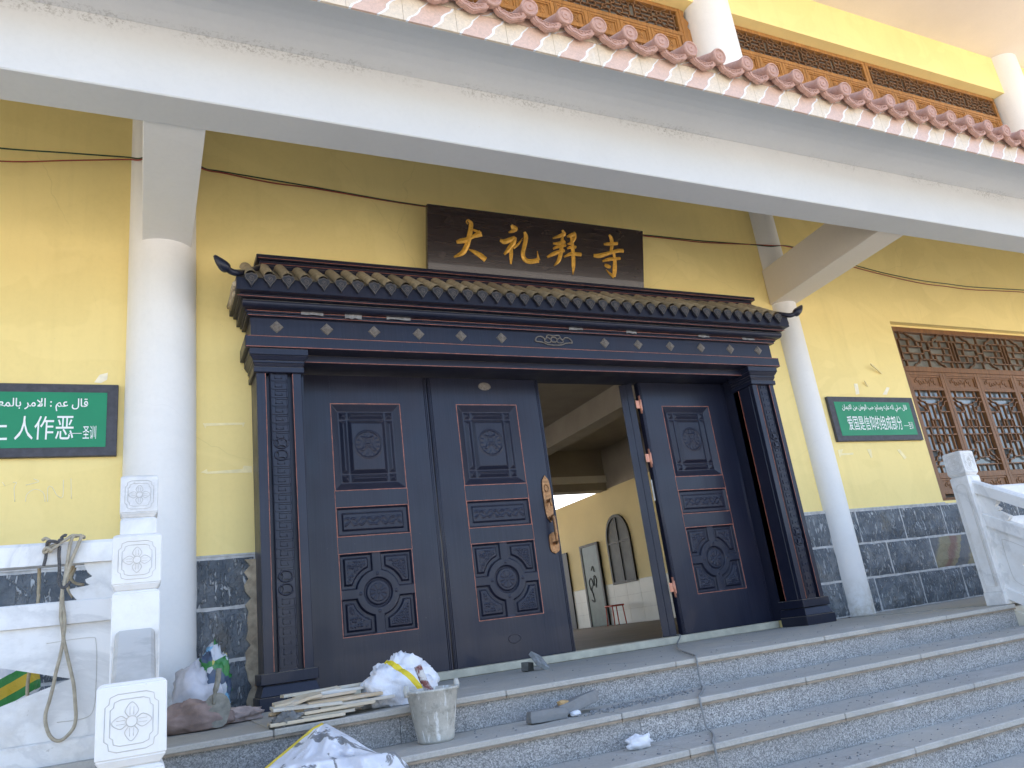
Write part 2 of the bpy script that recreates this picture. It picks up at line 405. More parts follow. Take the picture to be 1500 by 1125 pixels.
for i, (y, z) in enumerate(NOSE):
    nz = NOSE[i+1][1] if i+1 < len(NOSE) else GZ
    yb = 5.248 if i == 0 else NOSE[i-1][0]+.015
    js = joints(SX0, SX1, .85, 1.25)
    for a, b in zip(js[:-1], js[1:]):
        dz = srnd.uniform(-.001, .001)
        MB().box(a+.0015, b-.0015, y, yb+.01, z-.026, z+dz).build('tread_slab', M_TREAD, stairs, .004)
        if i < 6: MB().box(a+.002, b-.002, y+.0035, y+.014, z-.036, z-.0265).build('nosing_seam', M_NOSE, stairs)
    js = joints(SX0, SX1, .75, 1.15)
    for a, b in zip(js[:-1], js[1:]):
        MB().box(a+.0012, b-.0012, y+.02, y+.044, nz+.0005, z-.0265).build('riser_slab', M_GRAN, stairs)
# terraces left and right of the stairs
for nm, a, b in (('terrace', -6.5, SX0), ('terrace', SX1+.16, 14.0)):
    t = MB().box(a, b, 3.62, 5.19, -.03, 0).build(nm, M_TREAD); tag(t, kind='structure')
    MB().box(a+.02, b-.02, 3.64, 5.1, GZ-.1, -.0305).build('terrace_wall', M_GRAN, t)
ck = MB().sweep([(5.1,-.02),(3.63,-.02),(3.60,-.05),(.85,-1.42),(.85,GZ-.1),(5.1,GZ-.1)], SX1, SX1+.158).build('cheek_wall', m_marble('yellowed marble', (.66,.60,.47), .6)); tag(ck, kind='structure')
ck2 = MB().sweep([(5.1,-.02),(3.63,-.02),(3.60,-.05),(.85,-1.42),(.85,GZ-.1),(5.1,GZ-.1)], -.1, SX0-.002).build('cheek_wall', M_MARB); tag(ck2, kind='structure')

# ================================================================= THE BUILDING
bld = thing('prayer_hall', (2.92, 5.2, 0), 'yellow two-storey hall with white round columns, deep white beam and pink tiled eave', 'building')
DX0, DX1, DZ = .93, 4.91, 2.75                       # doorway
WX0, WX1, WZ0, WZ1 = 7.375, 10.45, .96, 2.955          # ground window
wall = MB()
for x0, x1, z0, z1 in ((-6.5, DX0, 0, 4.6), (DX0, DX1, DZ, 4.6), (DX1, WX0, 0, 4.6), (WX0, WX1, 0, WZ0), (WX0, WX1, WZ1, 4.6), (WX1, 14, 0, 4.6)):
    wall.box(x0, x1, 5.22, 5.47, z0, z1)
wall.build('wall', M_YEL, bld)
# slate base: backing with grout, stones as sub-parts
sbs = [MB().box(a, b, 5.206, 5.2185, 0, .932).build('stone_base', M_GROUT, bld) for a, b in ((-6.5, .655), (5.16, 14))]
def stone(x0, x1, z0, z1, mat=M_SLATE):
    nx, nz = 7, 5; P = np.zeros((nz, nx, 3))
    for j in range(nz):
        for i in range(nx):
            x = x0+(x1-x0)*i/(nx-1); z = z0+(z1-z0)*j/(nz-1)
            e = i in (0, nx-1) or j in (0, nz-1)
            P[j, i] = (x+(rnd.uniform(-.003, .003) if e else 0), 5.2045 if e else 5.196-rnd.uniform(0, .016), z+(rnd.uniform(-.003, .003) if e else 0))
    m = MB().grid(P, False)
    b = list(range(nx))+[j*nx+nx-1 for j in range(1, nz)]+[(nz-1)*nx+i for i in range(nx-2, -1, -1)]+[j*nx for j in range(nz-2, 0, -1)]
    k = len(m.v); m.v += [(m.v[i][0], 5.212, m.v[i][2]) for i in b]
    for q in range(len(b)): m.f.append((b[q], b[(q+1) % len(b)], k+(q+1) % len(b), k+q)); m.sm.append(False)
    return m.build('stone', mat, sbs[0] if x0 < 3 else sbs[1])
rows = [(.627, .915), (.317, .607), (.012, .297)]
for r, (z0, z1) in enumerate(rows):
    off = [6.68, 6.375, 6.705][r]
    for a0, a1 in ((-3.0, .652), (5.165, 10.6)):
        if a0 < 0: cuts = [-3.0]+[-2.1+.61*k-(.3 if r == 1 else 0) for k in range(3)]+[-.13, .30, .652]
        else: cuts = [5.165, 5.69, 5.95]+[off+.61*k for k in range(-1, 7) if 6.0 < off+.61*k < 10.5]+[10.6]
        for a, b in zip(cuts[:-1], cuts[1:]):
            if b-a < .05 or (abs(a-5.69) < .01) or (abs(a+.13) < .01): continue
            stone(a+.009, b-.009, z0, z1, M_RUST if (r == 1 and abs(a-6.985) < .02) else M_SLATE)
for a, b in ((-6.5, .655), (5.16, 7.37)): MB().box(a, b, 5.2, 5.2185, .9325, .944).build('mortar_ledge', M_GROUT, bld)
sm_ = [(.655, .02), (.655, .90)]; q_ = random.Random(8)
sm_ += [(.60+q_.uniform(-.022, .022), .90-.88*k/22) for k in range(23)]
MB().plate([sm_], lambda u, v, t: (u, t, v), 5.176, 5.2).build('mortar_smear', simple('tan mortar smear', (.40, .32, .22), .9, .35, 18, 1.0, 45), bld)
# columns (ground floor engaged, upper floor round)
def column(cx, cy, r, z0, z1, nm='column'):
    return MB().lathe([(r, 0), (r, z1-z0)], (cx, cy, z0), 40).build(nm, M_WHT, bld)
column(.095, 5.21, .212, 0, 4.55)
column(5.822, 5.235, .142, 0, 4.55)
column(11.55, 5.235, .17, 0, 4.55)
# front beam, struts
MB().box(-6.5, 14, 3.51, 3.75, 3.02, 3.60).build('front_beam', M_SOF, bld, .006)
MB().box(-.037, .27, 3.751, 5.215, 3.03, 3.42).build('strut_beam', M_WHT, bld, .004)
MB().hexa([(5.50,3.751,3.03),(5.815,3.751,3.03),(5.945,5.215,3.03),(5.655,5.215,3.03),(5.50,3.751,3.41),(5.815,3.751,3.41),(5.945,5.215,3.41),(5.655,5.215,3.41)]).build('strut_beam', M_BEI, bld, .004)  # white strut; warm bounce off the yellow wall painted in as beige
MB().box(11.4, 11.7, 3.751, 5.215, 3.03, 3.42).build('strut_beam', M_WHT, bld, .004)
# eave: cove soffit + slab
cove = [(3.509, 3.437)]+[(3.509-.459*t, 3.437-.062*t-.05*math.sin(math.pi*t)*(-1)) for t in (.1,.2,.35,.5,.65,.8,.9,1)]
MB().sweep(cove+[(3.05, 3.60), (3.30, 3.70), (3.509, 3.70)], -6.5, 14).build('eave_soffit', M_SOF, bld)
MB().sweep([(3.752,3.62),(5.21,4.45),(5.21,4.62),(3.3,3.80),(3.3,3.705),(3.752,3.705)], -6.5, 14).build('porch_ceiling', M_WHT, bld)
low = MB().sweep([(3.075,3.612),(3.075,3.601),(3.29,3.70),(5.2,4.75),(5.2,4.82),(3.2,3.675)], -6.5, 14).build('lower_roof', M_TERRA, bld)
# fascia tiles: one tile = cream, white zigzag, pink slant, white zigzag, cream
def zig(x0, x1, z0, z1, wob, seed):
    q = random.Random(seed); n = 6
    return [(x0+(x1-x0)*k/n+(q.uniform(-wob, wob) if 0 < k < n else 0), z0+(z1-z0)*k/n) for k in range(n+1)]
def fascia_tile(name, w, h):
    me = MB(); fn = lambda u, v, t: (u, t, v)
    A = zig(.045*w, .48*w, 0, h, .010, 1); A2 = [(x+.05*w*(.35+.65*abs(math.sin(3*k+1))), z) for k, (x, z) in enumerate(A)]
    B = zig(.53*w, .945*w, 0, h, .010, 2); B2 = [(x+.05*w*(.35+.65*abs(math.sin(3*k+2))), z) for k, (x, z) in enumerate(B)]
    idx = []
    for lp, mi in (([(0.001, 0)]+A+[(0.001, h)], 0), (A+list(reversed(A2)), 2), (A2+list(reversed(B)), 1), (B+list(reversed(B2)), 2), (B2+[(w-.001, h), (w-.001, 0)], 0)):
        b = len(me.f); me.plate([lp], fn, 0, .012); idx += [mi]*(len(me.f)-b)
    o = me.build(name, [M_FCREAM, M_FPINK, M_FWHITE], low, origin=(0, 0, 0))
    # recalc keeps face order
    o.data.polygons.foreach_set('material_index', idx); return o
FW = .3045
ft = fascia_tile('fascia_tile', FW, .158); ft2 = None
x0 = 1.801-FW*9
first = True
for row, (z, sh) in enumerate(((3.376, 0), (3.537, 0))):
    for k in range(46):
        o = ft if first else ft.copy()
        if not first: col.objects.link(o)
        first = False
        o.parent = low; o.scale = (1, 1, 1 if row == 0 else .42)
        o.location = Vector((x0+FW*k+(FW*.0), 3.037, z))-org(low)
# roll tiles with round ends + hanging drip tiles
def roll_proto():
    m = MB(); a = Vector((0, -.02, 0)); n = 14
    ax = Vector((0, .9, .42)).normalized(); vs = []; L = .42
    up_ = Vector((0, -ax.z, ax.y)); sd_ = Vector((1, 0, 0))
    rings = [(0, .042), (L, .042)]
    for t, r in rings:
        for k in range(n): q = 2*math.pi*k/n; vs.append(ax*t+sd_*math.cos(q)*r+up_*math.sin(q)*r)
    m.add(vs, [(k, (k+1) % n, n+(k+1) % n, n+k) for k in range(n)], True)
    d = Vector((0, -1, -.12)).normalized(); du = Vector((0, -.12, 1)).normalized()     # disc, nearly upright
    def ring(r, t): return [d*t+sd_*math.cos(2*math.pi*k/20)*r+du*math.sin(2*math.pi*k/20)*r for k in range(20)]
    rr = [(.052, -.020), (.054, .010), (.050, .018), (.044, .018), (.040, .011), (.026, .011), (.022, .017), (.010, .017), (.006, .012)]
    vs = [p for r, t in rr for p in ring(r, t)]; fs = [(i*20+k, i*20+(k+1) % 20, (i+1)*20+(k+1) % 20, (i+1)*20+k) for i in range(len(rr)-1) for k in range(20)]
    fs += [tuple(range((len(rr)-1)*20, len(rr)*20)), tuple(reversed(range(20)))]
    m.add(vs, fs); return m.build('roll_tile', M_TERRA, low, origin=(0, 0, 0))
def drip_proto():
    m = MB(); out = []
    for k in range(13): t = k/12; out.append((-.100+.200*t, .030-.036*math.sin(math.pi*t)))
    tip = [(.104, .012), (.090, -.014), (.066, -.030), (.046, -.034), (.022, -.048), (0, -.055), (-.022, -.048), (-.046, -.034), (-.066, -.030), (-.090, -.014), (-.104, .012)]
    F = lambda u, v, t: (u, t-v*.12, v)
    m.plate([out+tip], F, -.014, .012)
    inn = [(x*.80, z*.70-.010) for x, z in out+tip]
    m.plate([inn, [(x*.8, z*.72-.004) for x, z in reversed(inn)]], F, -.019, -.0135)
    for a_ in (-.04, 0, .04): m.tube([F(a_+.014*math.cos(q), -.018+.009*math.sin(q), -.016) for q in np.linspace(0, 6.28, 9)], .003, 4)
    P = np.zeros((4, 9, 3))
    for j in range(4):
        for i in range(9):
            t = i/8; P[j, i] = (-.100+.200*t, .012+.13*j, .030-.036*math.sin(math.pi*t)+.055*j)
    m.grid(P); return m.build('drip_tile', M_TERRA, low, origin=(0, 0, 0))
rp, dp = roll_proto(), drip_proto(); TS = .2285
for k in range(54):
    x = 1.703+TS*(k-10)
    for p, loc in ((rp, (x, 2.968, 3.600)), (dp, (x+TS/2, 2.992, 3.552))):
        o = p if k == 0 else p.copy()
        if k: col.objects.link(o)
        o.parent = low; o.location = Vector(loc)-org(low)+Vector((rnd.uniform(-.004, .004), 0, rnd.uniform(-.005, .005)))
        o.rotation_euler = (rnd.uniform(-.04, .04), rnd.uniform(-.05, .05), rnd.uniform(-.05, .05))
# upper storey
UW = [(-6.4, 5.52), (6.20, 11.18)]
up_w = MB().box(-6.5, 14, 5.2, 5.6, 6.842, 7.478)
up_w.build('upper_beam', M_YEL, bld)
MB().box(-6.5, 14, 5.3, 5.6, 4.55, 5.3).build('upper_parapet', M_YEL, bld)
column(5.87, 5.30, .275, 4.7, 7.478, 'upper_column'); column(11.62, 5.30, .275, 4.7, 7.478, 'upper_column'); column(.1, 5.30, .275, 4.7, 7.478, 'upper_column')
MB().box(11.88, 14, 5.2, 5.6, 4.7, 6.841).build('upper_wall', M_YEL, bld)
MB().box(-6.8, 14.3, 2.75, 5.7, 7.479, 7.66).build('upper_soffit', M_BEI, bld)
MB().sweep([(2.6,7.66),(2.6,7.62),(2.75,7.6),(2.75,7.66),(10,9.8),(10,10),(2.7,7.8)], -6.9, 14.4).build('upper_roof', M_TERRA, bld)  # roof out of view, added to cast the shadow over the front
# ----- hall interior
HX0, HX1, HY1, HC = -5.2, 11.0, 27.0, 4.5
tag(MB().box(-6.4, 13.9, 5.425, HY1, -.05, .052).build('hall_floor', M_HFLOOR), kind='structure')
MB().box(HX1, HX1+.3, 5.48, HY1, .053, 3.45).build('hall_side_wall', M_YELI, bld)
MB().box(HX1, HX1+.3, 5.48, 17.35, 3.4505, 4.499).build('hall_side_wall', M_HCEIL, bld)
dado = MB().box(HX1-.012, HX1-.001, 5.48, HY1, .053, 1.06).build('dado', M_GROUT, bld)
for j in range(3):
    for k in range(24):
        y0_ = 9+.6*k
        if y0_ > 22: break
        MB().box(HX1-.018, HX1-.0125, y0_+.003, y0_+.597, .06+.333*j, .055+.333*(j+1)-.003).build('wall_tile', M_DADO, dado)
MB().box(-6.4, HX1+.3, HY1, HY1+.3, .053, .4).box(-6.4, HX1+.3, HY1, HY1+.3, 4.4, 8).build('hall_back_wall', M_YEL, bld)  # unseen wall, left open between its two bands to light the hall
MB().box(HX0-.3, HX0, 5.48, HY1, 0, 1.0).box(HX0-.3, HX0, 5.48, 9, 1.0005, 4.49).box(HX0-.3, HX0, 22, HY1, 1.0005, 4.49).build('hall_left_wall', M_YEL, bld)  # wide opening added in this unseen wall to brighten the hall
MB().box(-6.4, HX1+.25, 5.6, HY1, HC, HC+.2).build('hall_ceiling', M_HCEIL, bld)
MB().box(-5, HX1-.002, 17.0, 17.4, 3.42, HC-.001).build('ceiling_beam', M_HCEIL, bld); MB().box(-5, HX1-.002, 16.93, 16.999, 3.62, 3.80).build('ceiling_beam', M_WHT, bld)
for x in (2.2, 8.2): MB().box(x, x+.4, 5.7, 16.92, 4.02, HC-.001).build('ceiling_beam', M_HCEIL, bld)
gd = MB().box(HX1-.07, HX1-.019, 17.86, 18.66, .06, 2.14).build('hall_door', M_GDOOR, bld)
fr = MB().box(HX1-.085, HX1-.019, 17.78, 17.86, .06, 2.2).box(HX1-.085, HX1-.019, 18.66, 18.74, .06, 2.2).box(HX1-.085, HX1-.019, 17.86, 18.66, 2.141, 2.2).build('door_frame', M_DKMET, gd)
gr = MB()
for pts in (((18.45,1.0),(18.5,1.2),(18.38,1.3),(18.3,1.15),(18.42,1.0),(18.35,.85)), ((18.25,1.1),(18.2,1.35),(18.1,1.25),(18.18,1.05)), ((18.5,.75),(18.35,.7),(18.4,.95)), ((18.3,1.5),(18.2,1.6),(18.15,1.45))):
    gr.tube([(HX1-.072, y, z) for y, z in catmull([(a, b) for a, b in pts], 5)], .016, 5)
gr.build('scrawl', M_DKMET, gd)
dk = MB().box(HX1-.06, HX1-.019, 19.55, 20.5, .06, 2.15).build('hall_door', M_DKMET, bld)
# arched window
def arch(y0_, y1_, z0_, zs, zt, n=10):
    c = (y0_+y1_)/2; hw = (y1_-y0_)/2
    pts = [(y0_, z0_), (y1_, z0_)]
    for k in range(n+1): a = math.pi/2*k/n; pts.append((c+hw*math.cos(a)**.9 if a < 1.5707 else c, zs+(zt-zs)*math.sin(a)))
    for k in range(n-1, -1, -1): a = math.pi/2*k/n; pts.append((c-hw*math.cos(a)**.9, zs+(zt-zs)*math.sin(a)))
    return pts
ay0, ay1 = 16.25, 17.35
aw = MB().plate([arch(ay0, ay1, 1.02, 2.05, 2.74), list(reversed(arch(ay0+.06, ay1-.06, 1.08, 2.05, 2.66)))], lambda u, v, t: (t, u, v), HX1-.06, HX1-.001).build('arched_window', M_DKMET, bld)
MB().plate([arch(ay0+.055, ay1-.055, 1.075, 2.05, 2.665)], lambda u, v, t: (t, u, v), HX1-.03, HX1-.012).build('pane', M_GLASSI, aw)
MB().box(HX1-.055, HX1-.031, (ay0+ay1)/2-.03, (ay0+ay1)/2+.03, 1.08, 2.66).box(HX1-.05, HX1-.0305, ay0+.06, ay1-.06, 2.02, 2.07).build('muntin', M_DKMET, aw)
stl = thing('plastic_stool', (10.6, 16.9, .052), 'small red plastic stool standing against the tiled wall inside the hall', 'stool')
MB().box(10.42, 10.78, 16.72, 17.08, .49, .53).build('seat', M_RED, stl, .01)
for a in (10.44, 10.74):
    for b in (16.74, 17.04): MB().tube([(a+(a-10.6)*.12, b+(b-16.9)*.12, .052), (a, b, .49)], .014, 6).build('leg', M_RED, stl)
tag(MB().tube(catmull([(7.3,8.6,.062),(7.9,9.3,.062),(8.6,9.6,.062),(8.9,10.4,.062),(8.3,10.9,.062)], 8), .012, 6).build('floor_cable', M_DKMET), 'black cable lying on the dark floor inside the hall doorway', 'cable')

# ================================================================= LATTICE WINDOWS
def lat_bars(mb, bars, x0, z0, wx, hz, y0, y1, th):
    for a, b, c, d in bars:
        p = Vector((x0+a*wx, (y0+y1)/2, z0+b*hz)); q = Vector((x0+c*wx, (y0+y1)/2, z0+d*hz))
        if (q-p).length < 1e-5: continue
        e = (q-p).normalized()*th*.5
        mb.bar(p-e, q+e, y1-y0, th, upv=(0, 0, 1) if abs(e.z) < abs(e.x) else (1, 0, 0))
TR = [(.36,.76,.64,.76),(.36,.24,.64,.24),(.20,1,.26,.90),(.26,.90,.31,.87),(.31,.87,.36,.76),(.80,1,.74,.90),(.74,.90,.69,.87),(.69,.87,.64,.76),
      (.20,0,.26,.10),(.26,.10,.31,.13),(.31,.13,.36,.24),(.80,0,.74,.10),(.74,.10,.69,.13),(.69,.13,.64,.24),
      (.44,.24,.44,.76),(.56,.24,.56,.76),(.44,.5,.56,.5),(.36,.24,.36,.40),(.36,.60,.36,.76),(.64,.24,.64,.40),(.64,.60,.64,.76),
      (.06,.40,.44,.40),(.06,.60,.44,.60),(.56,.40,.94,.40),(.56,.60,.94,.60),(0,.80,.27,.80),(0,.20,.27,.20),(.73,.80,1,.80),(.73,.20,1,.20),
      (.06,.20,.06,.80),(.94,.20,.94,.80),(.18,.40,.18,.60),(.82,.40,.82,.60),(.22,.60,.22,.80),(.22,.20,.22,.40),(.78,.60,.78,.80),(.78,.20,.78,.40),(.10,.80,.10,1),(.90,.80,.90,1),(.10,0,.10,.20),(.90,0,.90,.20),(.5,.76,.5,1),(.5,0,.5,.24)]
_H = [(0,.083,1,.083),(.18,0,.18,.083),(.5,0,.5,.083),(.82,0,.82,.083),
      (.0,.13,.09,.14),(.09,.14,.13,.19),(.13,.19,.22,.20),(.22,.20,.25,.24),(.25,.24,.33,.265),(1,.13,.91,.14),(.91,.14,.87,.19),(.87,.19,.78,.20),(.78,.20,.75,.24),(.75,.24,.67,.265),
      (.10,.083,.16,.13),(.16,.13,.27,.14),(.27,.14,.33,.17),(.90,.083,.84,.13),(.84,.13,.73,.14),(.73,.14,.67,.17),
      (.33,.17,.67,.17),(.33,.17,.33,.455),(.67,.17,.67,.455),(.5,.17,.5,.36),(.33,.36,.67,.36),(0,.265,.33,.265),(.67,.265,1,.265),(.16,.265,.16,.455),(.84,.265,.84,.455),(.42,.36,.42,.455),(.58,.36,.58,.455),(0,.455,1,.455)]
LEAF = _H+[(a, 1-b, c, 1-d) for a, b, c, d in _H]+[(x, .455, x, .545) for x in (.2, .42, .62, .82)]
def relief(mb, x0, x1, y, z0, z1, seed, n=9, r=.004):
    q = random.Random(seed)
    for k in range(n):
        cx = x0+(x1-x0)*(k+.5)/n; cz = (z0+z1)/2+(z1-z0)*.18*math.sin(k*2.1); h = (z1-z0)*.34
        pts = [(cx+h*.9*math.cos(a+k)*(1-.11*i), y, cz+h*math.sin(a+k)*(1-.11*i)) for i, a in enumerate(np.linspace(0, 4.6, 8))]
        mb.tube(pts, r, 4)
def carved(x0, x1, z0, z1, y, parent, mw_, seed, frame=.018):
    """framed carved panel: raised frame moulding and scrolls"""
    m = MB().box(x0, x1, y, y+.02, z0, z1)
    for a, b, c, d in ((x0, x1, z0, z0+frame), (x0, x1, z1-frame, z1), (x0, x0+frame, z0+frame, z1-frame), (x1-frame, x1, z0+frame, z1-frame)): m.box(a, b, y-.012, y-.0005, c, d)
    relief(m, x0+.07, x1-.07, y-.003, z0+frame, z1-frame, seed); return m.build('carved_panel', mw_, parent)
# --- ground floor right
gw = thing('lattice_window', (8.9, 5.3, WZ0), 'brown wooden lattice window with carved panels to the right of the small green plaque', 'window', None)
f = MB(); Y0, Y1 = 5.285, 5.36
f.box(WX0+.002, WX1-.002, Y0, Y1, 2.872, 2.928).box(WX0+.002, 7.49, Y0, Y1, WZ0+.001, 2.871).box(10.35, WX1-.002, Y0, Y1, WZ0+.001, 2.871)
f.box(7.491, 10.349, Y0, Y1, 2.40, 2.46).box(7.491, 10.349, Y0-.004, Y1, WZ0+.002, .985)
f.build('frame', M_WOOD, gw, .004)
tr = MB()
for k in range(3): lat_bars(tr, TR, 7.49+.953*k, 2.455, .953, .42, 5.30, 5.327, .0145)
for k in range(1, 3): tr.box(7.484+.953*k, 7.496+.953*k, 5.30, 5.327, 2.46, 2.872)
tr.build('transom_lattice', M_WOODD, gw)
MB().box(7.49, 10.35, 5.345, 5.35, 2.45, 2.88).build('transom_pane', M_GLASSD, gw)
xs = [7.49, 8.09, 8.70, 9.37, 9.86, 10.35]
for a, b in zip(xs[:-1], xs[1:]):
    lf = MB(); s_ = .05
    lf.box(a+.002, a+s_, 5.29, 5.335, .987, 2.398).box(b-s_, b-.002, 5.29, 5.335, .987, 2.398)
    for z0, z1 in ((2.36, 2.398), (2.185, 2.215), (1.20, 1.262), (1.035, 1.055), (.987, 1.0)): lf.box(a+s_+.0005, b-s_-.0005, 5.291, 5.333, z0, z1)
    lf = lf.build('window_leaf', M_WOOD, gw, .003)
    carved(a+s_, b-s_, 2.216, 2.359, 5.312, lf, M_WOOD, 1); carved(a+s_, b-s_, 1.056, 1.199, 5.312, lf, M_WOOD, 2)
    m = MB(); lat_bars(m, LEAF, a+s_, 1.262, b-a-2*s_, .923, 5.298, 5.322, .0115); m.build('lattice', M_WOOD, lf)
    MB().box(a+s_, b-s_, 5.34, 5.345, 1.262, 2.185).build('pane', M_GLASS, lf)
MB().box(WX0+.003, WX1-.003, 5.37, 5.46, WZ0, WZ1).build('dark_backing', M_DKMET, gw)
MB().box(WX0+.001, WX1-.001, 5.30, 5.36, 2.929, WZ1).build('plaster_strip', M_YEL, bld)
# --- upper windows
def upper_window(x0, x1, label, nb):
    t = thing('upper_lattice_window', ((x0+x1)/2, 5.34, 5.3), label, 'window', 'wooden lattice windows above the tiled eave')
    f = MB(); ya, yb = 5.335, 5.41
    f.box(x0, x1, ya, yb, 6.785, 6.838).box(x0, x1, ya, yb, 6.445, 6.495).box(x0, x0+.05, ya, yb, 5.3, 6.444).box(x1-.05, x1, ya, yb, 5.3, 6.444).box(x0, x0+.05, ya, yb, 6.496, 6.784).box(x1-.05, x1, ya, yb, 6.496, 6.784)
    f.build('frame', M_WOODY, t, .004)
    m = MB(); nu = max(1, round((x1-x0-.12)/.62)); w_ = (x1-x0-.12)/nu
    for k in range(nu): lat_bars(m, TR, x0+.06+w_*k, 6.495, w_, .29, 5.345, 5.37, .0115)
    m.build('transom_lattice', M_WOODD, t)
    MB().box(x0+.06, x1-.06, 5.395, 5.40, 6.495, 6.785).build('transom_pane', M_GLASSD, t)
    w_ = (x1-x0-.12)/nb
    for k in range(nb):
        a = x0+.06+w_*k; b = a+w_
        lf = MB(); s_ = .045
        lf.box(a+.002, a+s_, 5.34, 5.385, 5.3, 6.443).box(b-s_, b-.002, 5.34, 5.385, 5.3, 6.443)
        for z0, z1 in ((6.412, 6.443), (6.195, 6.232)): lf.box(a+s_+.0005, b-s_-.0005, 5.341, 5.383, z0, z1)
        lf = lf.build('window_leaf', M_WOODY, t, .003); carved(a+s_, b-s_, 6.2325, 6.4115, 5.362, lf, M_WOODY, 3, .02)
        m = MB()
        for z in (5.4, 5.6, 5.8, 5.95, 6.08): m.box(a+s_, b-s_, 5.35, 5.375, z, z+.013)
        for q in (.2, .4, .6, .8): m.box(a+s_+(w_-2*s_)*q-.006, a+s_+(w_-2*s_)*q+.006, 5.351, 5.374, 5.3, 6.195)
        m.build('lattice', M_WOODD, lf); MB().box(a+s_, b-s_, 5.39, 5.395, 5.3, 6.195).build('pane', M_GLASSD, lf)
    return t
uwl = upper_window(.42, 5.50, 'upper lattice window left of the upper round column, its carved end bracket beside the column', 12)
br = MB()
pts = catmull([(5.50,6.83),(5.56,6.80),(5.545,6.72),(5.60,6.66),(5.57,6.58),(5.65,6.50),(5.60,6.42),(5.655,6.32),(5.60,6.24),(5.66,6.12),(5.62,6.0),(5.66,5.8)], 4)
br.plate([[(5.49, 5.7), (5.49, 6.835)]+pts], lambda u, v, t: (u, t, v), 5.33, 5.37).build('carved_bracket', M_WOODY, uwl, .004)
upper_window(6.17, 8.555, 'upper lattice window just right of the upper round column', 6)
upper_window(8.56, 11.30, 'upper lattice window farther right, ending at the second upper column', 7)
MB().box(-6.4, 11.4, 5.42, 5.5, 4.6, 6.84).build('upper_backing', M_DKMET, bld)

# ================================================================= DOOR PORTAL
por = thing('door_portal', (2.92, 5.2, 0), 'dark lacquered four-leaf door set with pilasters and small tiled roof', 'door')
CX = 2.92
def mirror_boxes(lst, mb):
    for x0_, x1_, y0_, y1_, z0_, z1_ in lst: mb.box(x0_, x1_, y0_, y1_, z0_, z1_)
def frustum(mb, a, b):      # a,b = (x0,x1,y0,y1,z)
    mb.hexa([(a[0],a[2],a[4]),(a[1],a[2],a[4]),(a[1],a[3],a[4]),(a[0],a[3],a[4]),(b[0],b[2],b[4]),(b[1],b[2],b[4]),(b[1],b[3],b[4]),(b[0],b[3],b[4])])
def pilaster(xo, xi):                                  # outer and inner x (outer may be larger)
    a, b = min(xo, xi), max(xo, xi); m = MB()
    m.box(a, b, 4.985, 5.199, .2, 2.08)
    w_ = b-a
    m.box(a, a+.2*w_, 4.94, 4.9845, .2, 2.08).box(b-.2*w_, b, 4.94, 4.9845, .2, 2.08)
    m.box(a+.3*w_, b-.3*w_, 4.952, 4.9845, .2, 2.08)
    p = m.build('pilaster', M_PORT, por, .003)
    # base mouldings and capital
    q = MB()
    q.box(a-.035, b+.035, 4.90, 5.199, .0, .075); frustum(q, (a-.028, b+.028, 4.908, 5.1985, .0755), (a-.006, b+.006, 4.932, 5.1985, .14)); q.box(a-.022, b+.022, 4.915, 5.1985, .1405, .205)
    q.build('plinth', M_PORT, p, .004)
    q = MB()
    q.box(a-.018, b+.018, 4.922, 5.1985, 2.072, 2.112); frustum(q, (a-.008, b+.008, 4.932, 5.198, 2.1125), (a-.02, b+.02, 4.92, 5.198, 2.135))
    q.box(a-.022, b+.022, 4.918, 5.1985, 2.1355, 2.155); frustum(q, (a-.022, b+.022, 4.918, 5.198, 2.1555), (a-.042, b+.042, 4.898, 5.198, 2.185)); q.box(a-.045, b+.045, 4.895, 5.1985, 2.1855, 2.232)
    q.build('capital', M_PORT, p, .004)
    # greek key on the middle band
    k = MB(); c = (a+b)/2; hw = .17*w_; z = .225; uh = .058; t = .0055; i = 0
    def bar(u0, v0, u1, v1): k.box(c+u0*hw-t/2, c+u1*hw+t/2, 4.9465, 4.9525, z+v0*uh-t/2, z+v1*uh+t/2)
    while z < 2.05:
        if not (.66 < z+uh/2 < .77 or 1.50 < z+uh/2 < 1.61):
            bar(-1, 0, 1, 0); bar(1, 0, 1, .78); bar(-.5, .78, 1, .78); bar(-.5, .28, -.5, .78); bar(-.5, .28, .35, .28); bar(.35, .28, .35, .5); bar(-1, 0, -1, 1)
        z += uh
    tag(k.build('key_pattern', M_DEEP, p), kind='stuff')
    for zc in (.713, 1.555):
        m = MB()
        for dz in (-.039, .039):
            rr = .036; n = 24
            vs = []
            for r_, y_ in ((rr+.002, 4.952), (rr, 4.942), (rr-.005, 4.9415), (rr-.008, 4.947)):
                vs += [(c+r_*math.cos(2*math.pi*j/n)*1.25, y_, zc+dz+r_*math.sin(2*math.pi*j/n)) for j in range(n)]
            m.add(vs, [(i_*n+j, i_*n+(j+1) % n, (i_+1)*n+(j+1) % n, (i_+1)*n+j) for i_ in range(3) for j in range(n)], True)
            h = .021; lp = []
            for s0, s1 in (((-1, -1), (1, -1)), ((1, -1), (1, 1)), ((1, 1), (-1, 1)), ((-1, 1), (-1, -1))):
                for t_ in (0, .25, .5, .75):
                    u = s0[0]+(s1[0]-s0[0])*t_; v = s0[1]+(s1[1]-s0[1])*t_; pull = 1-.34*math.sin(math.pi*t_)
                    if s0[0] == s1[0]: u *= pull
                    else: v *= pull
                    lp.append((c+u*h*1.25, zc+dz+v*h*1.1))
            m.plate([lp], lambda u, v, t: (u, t, v), 4.9385, 4.951)
        m.build('coin_motif', M_DEEP, p)
    e = MB()
    for x in (a+.2*w_, b-.2*w_): e.box(x-.0018, x+.0018, 4.9385, 4.9398, .21, 2.07)
    e.build('worn_edge', M_EDGE, p)
    return p
pilaster(.655, .945); pilaster(5.15, 4.90)
